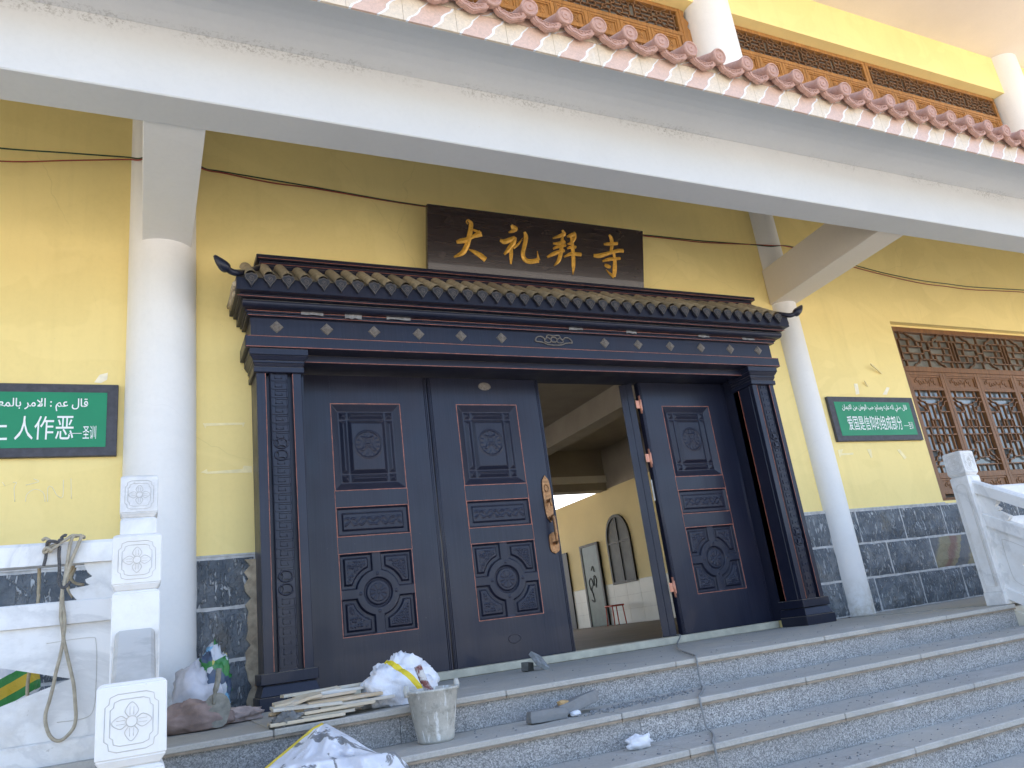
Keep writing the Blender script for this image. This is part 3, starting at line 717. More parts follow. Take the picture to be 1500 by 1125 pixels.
# jambs
MB().box(.95, .99, 5.11, 5.36, .057, 2.24).build('jamb', M_DOOR, por); MB().box(4.90, 4.94, 5.125, 5.36, .057, 2.24).build('jamb', M_DOOR, por)
MB().box(4.897, 4.8995, 5.122, 5.128, .06, 2.2).build('worn_edge', M_EDGE, por); MB().box(.9505, .953, 5.107, 5.1095, .06, 2.2).build('worn_edge', M_EDGE, por)
# architrave strip, lintel, frieze
MB().box(.585, 5.235, 4.885, 5.199, 2.2325, 2.318).build('architrave', M_PORT, por, .004)
MB().box(.59, 5.23, 4.8835, 4.8845, 2.236, 2.240).box(.6, 5.22, 4.8835, 4.8845, 2.311, 2.3145).build('worn_edge', M_EDGE, por)
MB().box(.9455, 4.8995, 5.0, 5.108, 2.175, 2.2315).build('lintel', M_PORT, por, .004)
MB().box(.9455, 4.8995, 4.9985, 4.9995, 2.178, 2.182).build('worn_edge', M_EDGE, por)
MB().box(.9455, 4.8995, 5.109, 5.40, 2.205, 2.2315).build('door_head', M_DOOR, por)
fz = MB().box(.625, 5.20, 4.925, 5.199, 2.3185, 2.462).build('frieze', M_PORT, por)
def diamond(cx, cz):
    m = MB(); s_ = .046; n0 = len(m.v)
    for r_, y0_, y1_ in ((s_, 4.9245, 4.914), (s_*.62, 4.9135, 4.908), (s_*.36, 4.9075, 4.903)):
        m.add([(cx-r_, y0_, cz), (cx, y0_, cz-r_), (cx+r_, y0_, cz), (cx, y0_, cz+r_), (cx-r_*.82, y1_, cz), (cx, y1_, cz-r_*.82), (cx+r_*.82, y1_, cz), (cx, y1_, cz+r_*.82)],
              [(0,1,5,4),(1,2,6,5),(2,3,7,6),(3,0,4,7),(4,5,6,7),(3,2,1,0)])
    return m.build('diamond_boss', M_LINE, fz)
for x in (.793,1.13,1.465,1.797,2.131,2.464,3.398,3.729,4.060,4.392,4.722,5.05): diamond(x, 2.398)
em = MB()
for s_ in (-1, 1):
    em.tube([(CX+s_*a, 4.919, 2.405+b) for a, b in catmull([(0,.03),(.05,.035),(.075,.0),(.11,.02),(.15,.012),(.165,-.02),(.135,-.025),(.10,-.03),(.06,-.045),(0,-.05)], 4)], .006, 5)
    em.tube([(CX+s_*a, 4.919, 2.405+b) for a, b in catmull([(.03,.0),(.06,.015),(.085,-.015),(.05,-.03),(.02,-.015)], 4)], .005, 5)
em.tube([(CX+.028*math.cos(a), 4.918, 2.402+.022*math.sin(a)) for a in np.linspace(0, 6.28, 13)], .006, 5)
em.build('scroll_emblem', M_LINE, fz)
# cornice: ledges, half-round, fascia (profiles swept with returns to the wall)
def level(mb, ex, y, z0, z1): mb.box(.60-ex, 5.24+ex, y, 5.1985, z0, z1)
c1 = MB(); level(c1, 0.0, 4.895, 2.4625, 2.482); level(c1, .012, 4.883, 2.4825, 2.499); c1.build('cornice', M_PORT, por, .003)
c2 = MB(); pr_ = [(5.198, 2.4995)]+[(4.852-.036*math.sin(a), 2.527-.0275*math.cos(a)) for a in np.linspace(0, math.pi, 11)]+[(5.198, 2.5545)]
c2.sweep(pr_, .565, 5.275)
c2.build('half_round', M_PORT, por)
c3 = MB(); level(c3, .055, 4.80, 2.555, 2.575); level(c3, .08, 4.745, 2.5755, 2.665); fas = c3.build('fascia_board', M_PORT, por, .003)
MB().box(.53, 5.31, 4.7985, 4.7995, 2.557, 2.560).box(.6, 5.24, 4.8815, 4.8825, 2.492, 2.495).box(.61, 5.23, 4.8935, 4.8945, 2.464, 2.467).build('worn_edge', M_EDGE, por)
for x, s_ in ((.518, -1), (5.322, 1)):
    ec = MB(); ec.tube([(x, 4.76+.1*k, 2.62+.012*math.sin(k*1.9)) for k in range(5)], .02, 6).tube([(x, 4.82+.09*k, 2.585) for k in range(4)], .012, 6)
    ec.build('carved_end', M_TILED, por)
# little roof
sl_ = MB(); sl_.hexa([(.52,4.74,2.666),(5.32,4.74,2.666),(5.32,5.198,2.666),(.52,5.198,2.666),(.70,5.04,2.885),(5.27,5.04,2.885),(5.27,5.198,2.885),(.70,5.198,2.885)])
rf = sl_.build('portal_roof', M_PORT, por)
def roof_tile():
    m = MB(); ax = Vector((0, .30, .215)); L = ax.length; ax.normalize(); u = Vector((0, -ax.z, ax.y)); n = 9; vs = []; rings = 13
    for i in range(rings):
        t = L*i/(rings-1); rr_ = .036*(1+.10*abs(math.sin(i*math.pi/3)))
        for k in range(n): a = math.pi*k/(n-1); vs.append(ax*t+Vector((1, 0, 0))*math.cos(a)*rr_+u*math.sin(a)*rr_)
    m.add(vs, [(i*n+k, i*n+k+1, (i+1)*n+k+1, (i+1)*n+k) for i in range(rings-1) for k in range(n-1)], True)
    return m.build('roof_tile', M_TILED, rf, origin=(0, 0, 0))
def drip_tile():
    m = MB(); s_ = .047
    o_ = [(-.92,.30),(-.75,.72),(-.35,.78),(0,.98),(.35,.78),(.75,.72),(.92,.30),(.70,-.15),(.42,-.45),(.22,-.8),(0,-1.15),(-.22,-.8),(-.42,-.45),(-.70,-.15)]
    o_ = [(a*s_, b*s_) for a, b in o_]
    m.plate([o_], lambda u, v, t: (u, t, v), -.010, .010); d = m.build('drip_tile', M_DRIP, rf, origin=(0, 0, 0))
    return d
def drip_lines():
    m = MB(); s_ = .047
    o_ = [(-.84,.28),(-.68,.62),(-.33,.68),(0,.86),(.33,.68),(.68,.62),(.84,.28),(.64,-.12),(.38,-.4),(.19,-.72),(0,-1.02),(-.19,-.72),(-.38,-.4),(-.64,-.12),(-.84,.28)]
    m.tube([(a*s_, -.0105, b*s_) for a, b in o_], .0018, 4)
    m.tube([(a*s_, -.0105, b*s_) for a, b in catmull([(-.3,.1),(-.1,.38),(.25,.3),(.3,0),(0,-.12),(-.15,.1),(.1,.2)], 3)], .0018, 4)
    m.tube([(a*s_, -.0105, b*s_) for a, b in ((-.4,-.1),(0,-.4),(.4,-.1))], .0016, 4)
    return m
rt_, dt_ = roof_tile(), drip_tile()
dl_ = drip_lines().build('drip_relief', M_LINE, rf, origin=(0, 0, 0))
for k in range(40):
    x = .612+.1172*k
    if x > 5.27: break
    for p, loc in ((rt_, (x, 4.745, 2.676)), (dt_, (x, 4.728, 2.645)), (dl_, (x, 4.728, 2.645))):
        o = p if k == 0 else p.copy()
        if k: col.objects.link(o)
        o.parent = rf; o.location = Vector(loc)-org(rf)
        if p is rt_: o.rotation_euler = (rnd.uniform(-.02, .02), 0, rnd.uniform(-.03, .03)); o.location.z += rnd.uniform(-.002, .002)
# corner horns and hips
for s_, x in ((-1, .53), (1, 5.315)):
    hp = catmull([(x-s_*.2, 5.03, 2.90), (x-s_*.09, 4.90, 2.79), (x, 4.745, 2.69), (x+s_*.05, 4.715, 2.685), (x+s_*.10, 4.69, 2.715), (x+s_*.148, 4.675, 2.765)], 5)
    n_ = len(hp); MB().tube(hp, [.022]*(n_-9)+[.034, .038, .038, .036, .032, .028, .022, .016, .008][:9], 8).build('corner_horn', M_PORT, por)
rg = MB(); rg.box(.70, 5.265, 5.035, 5.198, 2.8855, 2.915).box(.715, 5.25, 5.06, 5.198, 2.9155, 2.965).box(.69, 5.275, 5.03, 5.198, 2.9655, 3.0)
rg.build('ridge', M_PORT, por, .004)
MB().box(.72, 5.245, 5.0585, 5.0595, 2.918, 2.921).box(.72, 5.245, 5.0585, 5.0595, 2.94, 2.943).box(.7, 5.26, 5.0285, 5.0295, 2.968, 2.971).build('worn_edge', M_EDGE, por)
# sill
sill = MB().box(.945, 4.905, 5.262, 5.42, .0005, .056).build('sill', M_SILL, por, .004)

# ---- door leaves -----------------------------------------------------------
def hf(W, H, fn, nx, nz):                              # height field in leaf-local coords, origin at panel's lower left, +h towards -Y
    P = np.zeros((nz, nx, 3)); U, V = np.meshgrid(np.linspace(0, W, nx), np.linspace(0, H, nz)); Z = fn(U, V)
    P[..., 0] = U; P[..., 1] = -Z; P[..., 2] = V; return P
def sst(a, b, x): t = np.clip((x-a)/(b-a), 0, 1); return t*t*(3-2*t)
def ramp_(a, b, x): return np.clip((x-a)/(b-a), 0, 1)
PW = .517
def h_upper(U, V, W=PW, H=.638):
    d = np.minimum(np.minimum(U, W-U), np.minimum(V, H-V))
    h = -.026*ramp_(.004, .052, d)
    b0, b1 = .056, .116
    du = np.minimum(U, W-U); dv = np.minimum(V, H-V)
    ring = (d > b0) & (d < b1)
    corner = (du < b1) & (dv < b1) & ring
    along = np.where(du < b1, dv, du)
    mid = (b0+b1)/2; half = (b1-b0)/2-.004
    bar_ = np.clip(1-np.abs(d-mid)/half, 0, 1)
    endd = np.clip((along-b1-.008)/half, 0, 1)
    h = np.where(ring & ~corner, -.026+.020*np.minimum(bar_, endd), h)
    pyr = np.clip(1-np.maximum(np.abs(du-mid), np.abs(dv-mid))/half, 0, 1)
    h = np.where(corner, -.026+.022*pyr, h)
    h = np.where(d >= b1, -.026+.024*ramp_(b1+.004, b1+.030, d), h)
    r = np.hypot(U-W/2, V-H*.52); th = np.arctan2(V-H*.52, U-W/2)
    h += .0045*np.exp(-((r-.100)/.0055)**2)-.004*((r > .0) & (r < .094))
    inside = r < .09
    a = .5+.5*np.sin(th*14)*np.exp(-((r-.076)/.012)**2)
    x = np.abs(U-W/2); y = V-H*.52
    g = np.exp(-((x-.022-.25*np.abs(y-.015))/.006)**2)*(np.abs(y) < .05)+np.exp(-((y-.045-.2*x)/.006)**2)*(x < .045)+np.exp(-((y+.03+.6*(x-.03))/.007)**2)*(x < .055)+np.exp(-((y)/.005)**2)*(x < .025)
    h += np.where(inside, .0055*np.clip(g, 0, 1)+.004*(a-.5), 0); return h
def h_mid(U, V, W=PW, H=.2):
    d = np.minimum(np.minimum(U, W-U), np.minimum(V, H-V))
    h = -.020*ramp_(.003, .01, d); h += .010*ramp_(.016, .03, d)*0
    h = np.where(d > .038, -.020+.014*ramp_(.038, .046, d), h)
    x = np.abs(U-W/2); y = V-H/2
    s1 = np.exp(-((y-.022*np.sin(x*55))/.006)**2)+np.exp(-((y+.024*np.sin(x*55+.7))/.006)**2)*.8+np.exp(-((y-.028*np.cos(x*110))/.005)**2)*.5
    h += np.where((d > .055), .0055*np.clip(s1, 0, 1), 0); return h
def h_low(U, V, W=PW, H=.543):
    d = np.minimum(np.minimum(U, W-U), np.minimum(V, H-V)); cx, cz = W/2, H/2
    x = np.abs(U-cx); y = np.abs(V-cz); r = np.hypot(U-cx, V-cz)
    base = -.024
    h = np.full_like(U, base)
    arm = np.maximum(1-ramp_(.031, .037, x), 1-ramp_(.031, .037, y))
    ring = (1-ramp_(.150, .157, r))
    h = np.maximum(h, base+.022*np.maximum(arm, ring))
    pl = np.minimum(np.minimum(d-.030, np.minimum(x, y)-.058), r-.182)
    pq = ramp_(0, .009, pl); h = np.maximum(h, base+.017*pq)
    sc_ = np.sin(U*170+3*np.sin(V*90))*np.sin(V*160+3*np.sin(U*80)); h += np.where(pl > .02, .0045*(sc_ > .1)*ramp_(.02, .026, pl), 0)
    hole = 1-ramp_(.094, .101, r); h -= .018*hole
    disc = 1-ramp_(.078, .086, r); h += .013*disc
    th = np.arctan2(V-cz, U-cx); pet = np.abs(np.cos(5*th))**.6
    h += np.where(r < .06, .005*pet*ramp_(.014, .02, r)+.004*(1-ramp_(.010, .014, r)), 0)
    for k in range(4):
        a = math.pi/2*k; rr = np.hypot(U-cx-.125*math.cos(a), V-cz-.125*math.sin(a)); h += .004*(1-ramp_(.007, .011, rr))
    edge = 1-ramp_(.004, .012, d); h = np.where(edge > 0, h*(1-edge)+0*edge, h); return h
HU, HM, HL = hf(PW, .638, h_upper, 130, 160), hf(PW, .2, h_mid, 120, 50), hf(PW, .543, h_low, 150, 156)
LW = .974; PX = (LW-PW)/2
def make_leaf():
    """built at the origin: x 0..LW, face at y=0, bottom z 0 (= .058 in the world)"""
    z = lambda v: v-.058
    m = MB(); T = .05
    m.box(0.002, PX, 0, T, 0, z(2.2)).box(PX+PW, LW-.002, 0, T, 0, z(2.2))
    for a, b in ((.058, .357), (.90, 1.020), (1.220, 1.342), (1.980, 2.2)): m.box(PX+.0003, PX+PW-.0003, .0002, T-.0002, z(a), z(b))
    m.box(PX, PX+PW, .034, T-.001, z(.357), z(1.98))
    lf = m.build('door_leaf', M_DOOR, por, origin=(0, 0, 0)); ORG[lf.name] = Vector((0, 0, 0))
    for nm, P, z0_ in (('upper_panel', HU, .3420+1.0), ('middle_panel', HM, 1.020), ('lower_panel', HL, .357)):
        Q = P.copy(); Q[..., 0] += PX; Q[..., 2] += z(z0_); MB().grid(Q).build(nm, M_DEEP, lf, origin=(0, 0, 0))
    e = MB()
    def rim(z0_, z1_):
        t = .004
        e.box(PX-t, PX+.001, -.0016, .0, z(z0_)-t, z(z1_)+t).box(PX+PW-.001, PX+PW+t, -.0016, .0, z(z0_)-t, z(z1_)+t)
        e.box(PX+.001, PX+PW-.001, -.0016, .0, z(z0_)-t, z(z0_)+.001).box(PX+.001, PX+PW-.001, -.0016, .0, z(z1_)-.001, z(z1_)+t)
    rim(1.342, 1.98); rim(1.02, 1.22); rim(.357, .90)
    e.box(PX-.0065, PX-.003, -.0016, 0, z(.9), z(1.342)).box(PX+PW+.003, PX+PW+.0065, -.0016, 0, z(.9), z(1.342))
    e.build('worn_edge', M_EDGE, lf, origin=(0, 0, 0))
    g = MB()
    for x in (.006, .016, .028): g.tube([(x, .0005, .002), (x, .0005, z(2.2))], .003, 6)
    for x in (.014, .026): g.tube([(LW-x, .0005, .002), (LW-x, .0005, z(2.2))], .003, 6)
    g.build('reeded_edge', M_DOOR, lf, origin=(0, 0, 0))
    return lf
def copy_leaf(lf):
    c = lf.copy(); col.objects.link(c)
    for ch in list(lf.children):
        d = ch.copy(); col.objects.link(d); d.parent = c
    return c
L1 = make_leaf(); L2 = copy_leaf(L1); L3 = copy_leaf(L1); L4 = copy_leaf(L1)
for lf, x in ((L1, .985), (L2, 1.962), (L4, 3.925)):
    lf.parent = por; lf.location = Vector((x, 5.31, .058))-org(por)
L3.parent = por; L3.rotation_euler = (0, 0, R(180-90-34.5))
# leaf 3 swung inward: hinge edge stays next to leaf 4
L3.location = Vector((3.885, 5.335, .058))-org(por)
MB().box(.0005, .055, .0505, .112, 0, 2.142).build('closing_stile', M_DOOR, L3, .004, origin=(0, 0, 0))
L3['label'] = 'door leaf swung inward, seen almost edge on'
# oval badges and handle on leaf 2
for zc, xo in ((2.135, .487), (.205, .49)):
    m = MB(); vs = []; n = 20
    for r_, y_ in ((1, .0), (.95, -.005), (.78, -.005), (.72, -.002), (.3, -.002)):
        vs += [(xo+.055*r_*math.cos(2*math.pi*k/n), y_, zc-.058+.034*r_*math.sin(2*math.pi*k/n)) for k in range(n)]
    m.add(vs, [(i*n+k, i*n+(k+1) % n, (i+1)*n+(k+1) % n, (i+1)*n+k) for i in range(4) for k in range(n)]+[tuple(range(4*n, 5*n))]); m.build('oval_badge', M_LINE if zc > 1 else M_DOOR, L2, origin=(0, 0, 0))
hm = MB(); hx = 2.873-1.962; hz = lambda v: v-.058
def shield(cx, z0_, z1_, hw):
    c = (z0_+z1_)/2; h = (z1_-z0_)/2
    o_ = [(0, 1), (.35, .9), (.75, .8), (.9, .62), (1, .3), (.95, 0), (1, -.3), (.9, -.62), (.75, -.8), (.35, -.9), (0, -1), (-.35, -.9), (-.75, -.8), (-.9, -.62), (-1, -.3), (-.95, 0), (-1, .3), (-.9, .62), (-.75, .8), (-.35, .9)]
    return [(cx+a*hw, c+b*h) for a, b in o_]
hm.plate([shield(hx, hz(1.02), hz(1.395), .036)], lambda u, v, t: (u, t, v), -.012, 0).plate([shield(hx+.004, hz(.78), hz(.945), .042)], lambda u, v, t: (u, t, v), -.012, 0)
hm.tube(catmull([(hx+.002, -.012, hz(1.045)), (hx+.003, -.05, hz(1.06)), (hx+.004, -.062, hz(1.02)), (hx+.004, -.062, hz(.92)), (hx+.004, -.055, hz(.865)), (hx+.004, -.012, hz(.86))], 5), [.014]*4+[.016]*4+[.013]*6+[.017]*2+[.013]*7+[.013]*3, 8)
hm.tube([(hx, -.012, hz(1.19)), (hx, -.05, hz(1.185))], .013, 8).tube([(hx, -.05, hz(1.2)), (hx, -.055, hz(1.14))], [.012, .008], 8)
hm.tube([(hx+.018*math.cos(a), -.013, hz(1.29)+.028*math.sin(a)) for a in np.linspace(0, 6.28, 13)], .005, 5)
hm.build('handle', M_BRONZE, L2, .003, origin=(0, 0, 0))
for zc in (1.99, 1.51, .43):
    h = MB(); h.tube([(3.913, 5.295, zc-.08), (3.913, 5.295, zc+.08)], .009, 8).box(3.868, 3.9035, 5.293, 5.296, zc-.035, zc+.035).box(3.9225, 3.935, 5.300, 5.3035, zc-.05, zc+.05)
    for dz in (-.02, .02): h.tube([(3.88, 5.292, zc+dz), (3.88, 5.2925, zc+dz)], .004, 6)
    h.build('hinge', M_COPPER, por)
MB().box(3.905, 3.920, 5.335, 5.338, 1.15, 1.33).build('latch_plate', M_MARBG, por)
# scraps of torn paper film left on the cornice
for x, y, z, w_, h_ in ((.95, 4.878, 2.485, .15, .03), (1.25, 4.878, 2.48, .12, .035), (1.55, 4.878, 2.488, .18, .02), (3.05, 4.878, 2.488, .13, .02), (3.6, 4.878, 2.486, .1, .025), (4.35, 4.878, 2.486, .12, .02), (4.85, 4.878, 2.486, .14, .02)):
    q = random.Random(int(x*100)); tp = [(x+w_*k/5, z+h_*q.uniform(.3, 1)) for k in range(6)]+[(x+w_*(5-k)/5, z-h_*q.uniform(.1, .6)) for k in range(6)]
    MB().plate([tp], lambda u, v, t: (u, t, v), y-.002, y+.0015).build('film_scrap', M_FILM, por)

# ================================================================= NAME BOARD
nb_ = thing('name_board', (2.99, 5.06, 3.0), 'dark varnished board with four gold characters above the door roof', 'sign')
BL, BR_, TL, TR_ = Vector((1.97, 5.06, 3.003)), Vector((4.015, 5.06, 3.003)), Vector((1.97, 4.92, 3.512)), Vector((4.015, 4.92, 3.512))
nrm = (BR_-BL).cross(TL-BL).normalized()                # points towards the viewer (-y)
def bp(u, v, t): return tuple(BL+(BR_-BL)*u+(TL-BL)*v+nrm*t)
MB().hexa([bp(0,0,0), bp(1,0,0), bp(1,0,-.045), bp(0,0,-.045), bp(0,1,0), bp(1,1,0), bp(1,1,-.045), bp(0,1,-.045)]).build('board', M_BOARD, nb_, .005)
# bracket behind
MB().box(2.3, 2.36, 5.0, 5.219, 3.35, 3.39).box(3.6, 3.66, 5.0, 5.219, 3.35, 3.39).build('bracket', M_DKMET, nb_)
# homography from the traced strokes (traced in a 1500x591 picture of the board)
def homog(src, dst):
    A = []
    for (x, y), (u, v) in zip(src, dst): A += [[x, y, 1, 0, 0, 0, -u*x, -u*y, -u], [0, 0, 0, x, y, 1, -v*x, -v*y, -v]]
    return np.linalg.svd(np.array(A, float))[2][-1].reshape(3, 3)
HB = homog([(30, 468), (1465, 583), (1468, 212), (25, 38)], [(0, 0), (1, 0), (1, 1), (0, 1)])
def hb(x, y): p = HB @ np.array([x, y, 1]); return p[0]/p[2], p[1]/p[2]
CH = [
 [[(297,146,8),(318,165,22),(317,200,26),(308,250,28),(292,310,28),(262,358,26),(205,385,10)], [(298,172,8),(288,158,7),(297,144,7),(310,148,8)], [(222,290,16),(250,283,26),(290,275,26),(330,255,18),(385,232,36)], [(322,206,6),(350,216,14),(386,230,12)], [(304,336,6),(340,352,20),(380,374,28),(416,402,30)]],
 [[(588,178,14),(606,196,30),(628,206,24)], [(622,205,20),(598,216,20),(570,226,8)], [(512,275,14),(540,286,26),(575,275,26),(612,258,18)], [(612,256,20),(603,290,28),(575,330,28),(540,368,12)], [(588,320,18),(586,370,22),(584,430,10)], [(600,325,18),(635,300,12),(662,262,4)], [(676,222,14),(686,255,26),(676,310,24),(664,365,24),(680,402,26),(720,412,26),(768,404,26)], [(768,404,22),(764,375,10),(760,345,3)]],
 [[(928,210,12),(940,235,24),(905,250,18),(865,262,8)], [(866,296,10),(900,296,18),(945,284,20)], [(866,330,10),(895,318,16),(950,308,14)], [(826,385,12),(870,362,22),(940,340,18)], [(930,240,14),(926,290,20),(918,350,24),(902,405,22),(870,440,6)], [(960,252,10),(985,244,22),(1015,230,20)], [(1012,230,18),(1010,262,20),(985,292,18),(962,300,8)], [(960,328,10),(990,318,18),(1018,318,16)], [(938,382,10),(985,362,20),(1052,366,22)], [(985,240,12),(994,300,22),(999,370,24),(999,440,22),(995,496,3)]],
 [[(1240,238,12),(1254,262,24),(1258,300,22),(1250,350,18)], [(1204,300,12),(1240,298,20),(1294,294,18)], [(1134,372,18),(1170,374,26),(1240,356,20),(1295,342,22),(1332,342,22)], [(1192,408,12),(1240,396,20),(1310,390,16)], [(1268,350,14),(1274,400,22),(1272,460,28),(1266,508,22)], [(1266,508,20),(1240,488,14),(1214,462,4)], [(1206,432,14),(1226,440,24),(1244,446,16)]],
]
bw = (BR_-BL).length; bh = (TL-BL).length
for ch in CH:
    m = MB()
    for stroke in ch:
        pts = catmull(stroke, 5); P2 = []
        for x, y, w_ in pts: u, v = hb(x, y); P2.append((u*bw, v*bh, w_*bw/1440*.56))
        n = len(P2); vs = []
        for i, (x, y, w_) in enumerate(P2):
            a = P2[max(i-1, 0)]; b = P2[min(i+1, n-1)]; tx, ty = b[0]-a[0], b[1]-a[1]; l_ = math.hypot(tx, ty) or 1
            nx_, ny_ = -ty/l_, tx/l_
            for o_, h_ in ((-1, .0005), (-.92, .005), (0, .013), (.92, .005), (1, .0005)):
                vs.append(bp((x+nx_*w_*o_)/bw, (y+ny_*w_*o_)/bh, h_))
        m.add(vs, [(i*5+k, i*5+k+1, (i+1)*5+k+1, (i+1)*5+k) for i in range(n-1) for k in range(4)]+[(0, 1, 2, 3, 4), tuple((n-1)*5+k for k in (4, 3, 2, 1, 0))])
    m.build('gold_character', M_GOLD, nb_)

# ================================================================= GREEN PLAQUES
AR = {'ا': ('ﺍ','ﺎ','ﺍ','ﺎ'), 'ب': ('ﺏ','ﺐ','ﺑ','ﺒ'), 'ح': ('ﺡ','ﺢ','ﺣ','ﺤ'), 'ر': ('ﺭ','ﺮ','ﺭ','ﺮ'), 'س': ('ﺱ','ﺲ','ﺳ','ﺴ'), 'ص': ('ﺹ','ﺺ','ﺻ','ﺼ'), 'ط': ('ﻁ','ﻂ','ﻃ','ﻄ'), 'ع': ('ﻉ','ﻊ','ﻋ','ﻌ'), 'ف': ('ﻑ','ﻒ','ﻓ','ﻔ'), 'ق': ('ﻕ','ﻖ','ﻗ','ﻘ'), 'ل': ('ﻝ','ﻞ','ﻟ','ﻠ'), 'م': ('ﻡ','ﻢ','ﻣ','ﻤ'), 'ن': ('ﻥ','ﻦ','ﻧ','ﻨ'), 'ه': ('ﻩ','ﻪ','ﻫ','ﻬ'), 'و': ('ﻭ','ﻮ','ﻭ','ﻮ'), 'ي': ('ﻱ','ﻲ','ﻳ','ﻴ'), '\u0640la': ('ﻻ','ﻼ','ﻻ','ﻼ')}
def shape(t):
    out = []
    for wd in t.split(' '):
        L = []; i = 0
        while i < len(wd):
            if wd[i:i+2] == 'لا': L.append('\u0640la'); i += 2
            else: L.append(wd[i]); i += 1
        s_ = ''
        for k, c in enumerate(L):
            if c not in AR: s_ += c; continue
            nonj = ('ا', 'ر', 'و', '\u0640la')
            pj = k > 0 and L[k-1] in AR and L[k-1] not in nonj
            nj = c not in nonj and k+1 < len(L) and L[k+1] in AR
            s_ += AR[c][3 if pj and nj else 1 if pj else 2 if nj else 0]
        out.append(s_[::-1])
    return ' '.join(out[::-1])
def text_obj(s_, name, parent, x0_, x1_, z0_, z1_, y, fit='box', depth=.0012, bold=0.0):
    cu = bpy.data.curves.new('t', 'FONT'); cu.body = s_; cu.size = 1; cu.extrude = 0; cu.offset = bold; cu.resolution_u = 3
    o = bpy.data.objects.new('t', cu); col.objects.link(o)
    dg = bpy.context.evaluated_depsgraph_get(); me = bpy.data.meshes.new_from_object(o.evaluated_get(dg))
    vs = np.array([v.co[:] for v in me.vertices]); fs = [tuple(p.vertices) for p in me.polygons]
    bpy.data.objects.remove(o); bpy.data.curves.remove(cu); bpy.data.meshes.remove(me)
    lo, hi = vs.min(0), vs.max(0)
    X = x0_+(vs[:, 0]-lo[0])/(hi[0]-lo[0])*(x1_-x0_); Z = z0_+(vs[:, 1]-lo[1])/(hi[1]-lo[1])*(z1_-z0_)
    m = MB(); m.add([(a, y, b) for a, b in zip(X, Z)], fs); return m.build(name, M_LETTER, parent)
def plaque(x0_, x1_, z0_, z1_, label, mx, mz):
    t = thing('wall_plaque', ((x0_+x1_)/2, 5.19, z0_), label, 'sign')
    MB().box(x0_, x1_, 5.185, 5.219, z0_, z1_).build('frame', M_SLATEF, t, .003)
    MB().box(x0_+mx, x1_-mx, 5.1825, 5.1845, z0_+mz, z1_-mz).build('panel', M_GREEN, t); return t
YT = 5.1815
p1 = plaque(6.075, 7.312, 1.597, 2.056, 'small green Arabic and Chinese plaque left of the wooden lattice window', .072, .055)
text_obj(shape('قال صلي لله عليه وسلم: حب الوطن من الايمان'), 'arabic_line', p1, 6.24, 7.185, 1.895, 1.975, YT, bold=.012)
text_obj('爱国是信仰的组成部分', 'chinese_line', p1, 6.265, 7.045, 1.705, 1.855, YT, bold=.003)
text_obj('——', 'dash', p1, 7.065, 7.135, 1.746, 1.751, YT)
text_obj('圣训', 'signature', p1, 7.14, 7.205, 1.712, 1.79, YT)
p2 = plaque(-1.75, -.152, 1.594, 2.057, 'green Arabic and Chinese plaque left of the thick round column, cut by the picture edge', .062, .056)
text_obj(shape('قال عم : الامر بالمعروف'), 'arabic_line', p2, -.905, -.318, 1.878, 1.962, YT, bold=.012)
for ch, a, b in (('止', -.90, -.79), ('人', -.755, -.66), ('作', -.655, -.555), ('恶', -.545, -.45)):
    dx = .072 if ch != '止' else .072
    text_obj(ch, 'chinese_character', p2, a+.06+dx*.0, b+.06, 1.70, 1.848, YT, bold=.003)
text_obj('——', 'dash', p2, -.412, -.345, 1.735, 1.739, YT)
text_obj('圣训', 'signature', p2, -.340, -.268, 1.70, 1.785, YT)

# ================================================================= WIRES
def wire(pts, r, mat, name, label, cat='wire', seg=6, group=None):
    q = [pts[0]]
    for p in pts[1:]:
        k = max(1, round(abs(p[0]-q[-1][0])/.45)); a_ = q[-1]
        q += [tuple(a_[i]+(p[i]-a_[i])*t/k for i in range(3)) for t in range(1, k+1)]
    pts = q
    return tag(MB().tube(catmull(pts, seg), r, 6).build(name, mat), label, cat, group)
def px(x, y, Y):                                       # point on the plane y = Y seen along the photograph's ray
    d = rt*((x-750)/1122.33)-up*((y-562.5)/1122.33)+fw; p = d*(Y/d.y); return (p.x, p.y, p.z+.27)
ends = [px(0,217,5.19), px(100,224,5.19), px(183,230,5.18), px(209,231,4.98)], [px(294,244,5.1), px(330,252,5.2), px(460,274,5.2), px(560,292,5.2), px(625,302,5.2), px(780,325,5.2), px(943,344,5.2), px(1030,353,5.2), px(1098,358,5.19), px(1128,361,5.08)], [px(1250,388,5.2), px(1300,401,5.2), px(1350,411,5.2), px(1420,420,5.2), px(1500,425,5.2)]
wire([(-6,5.19,3.66)]+ends[0]+[(.1,4.975,3.76)]+ends[1]+[(6.0,5.1,3.67)]+ends[2]+[(13.9,5.2,3.6)], .005, M_WIREG, 'wall_wire', 'thin dark green wire strung along the yellow wall over the columns')
ends = [px(0,236,5.19), px(100,235,5.19), px(183,233.5,5.18), px(209,233,4.98)], [px(294,246,5.1), px(330,254,5.205), px(400,268,5.205), px(460,276,5.205), px(560,293,5.205), px(625,303,5.205), px(780,327,5.205), px(943,345.5,5.205), px(1030,355,5.205), px(1098,358,5.19), px(1128,359.5,5.08)], [px(1250,391,5.205), px(1300,404,5.205), px(1350,415,5.205), px(1420,424,5.205), px(1500,428,5.205)]
wire([(-6,5.19,3.58)]+ends[0]+[(.1,4.968,3.745)]+ends[1]+[(6.0,5.1,3.66)]+ends[2]+[(13.9,5.2,3.58)], .005, M_WIRER, 'wall_wire', 'thin red wire strung along the yellow wall, lower one left of the column')

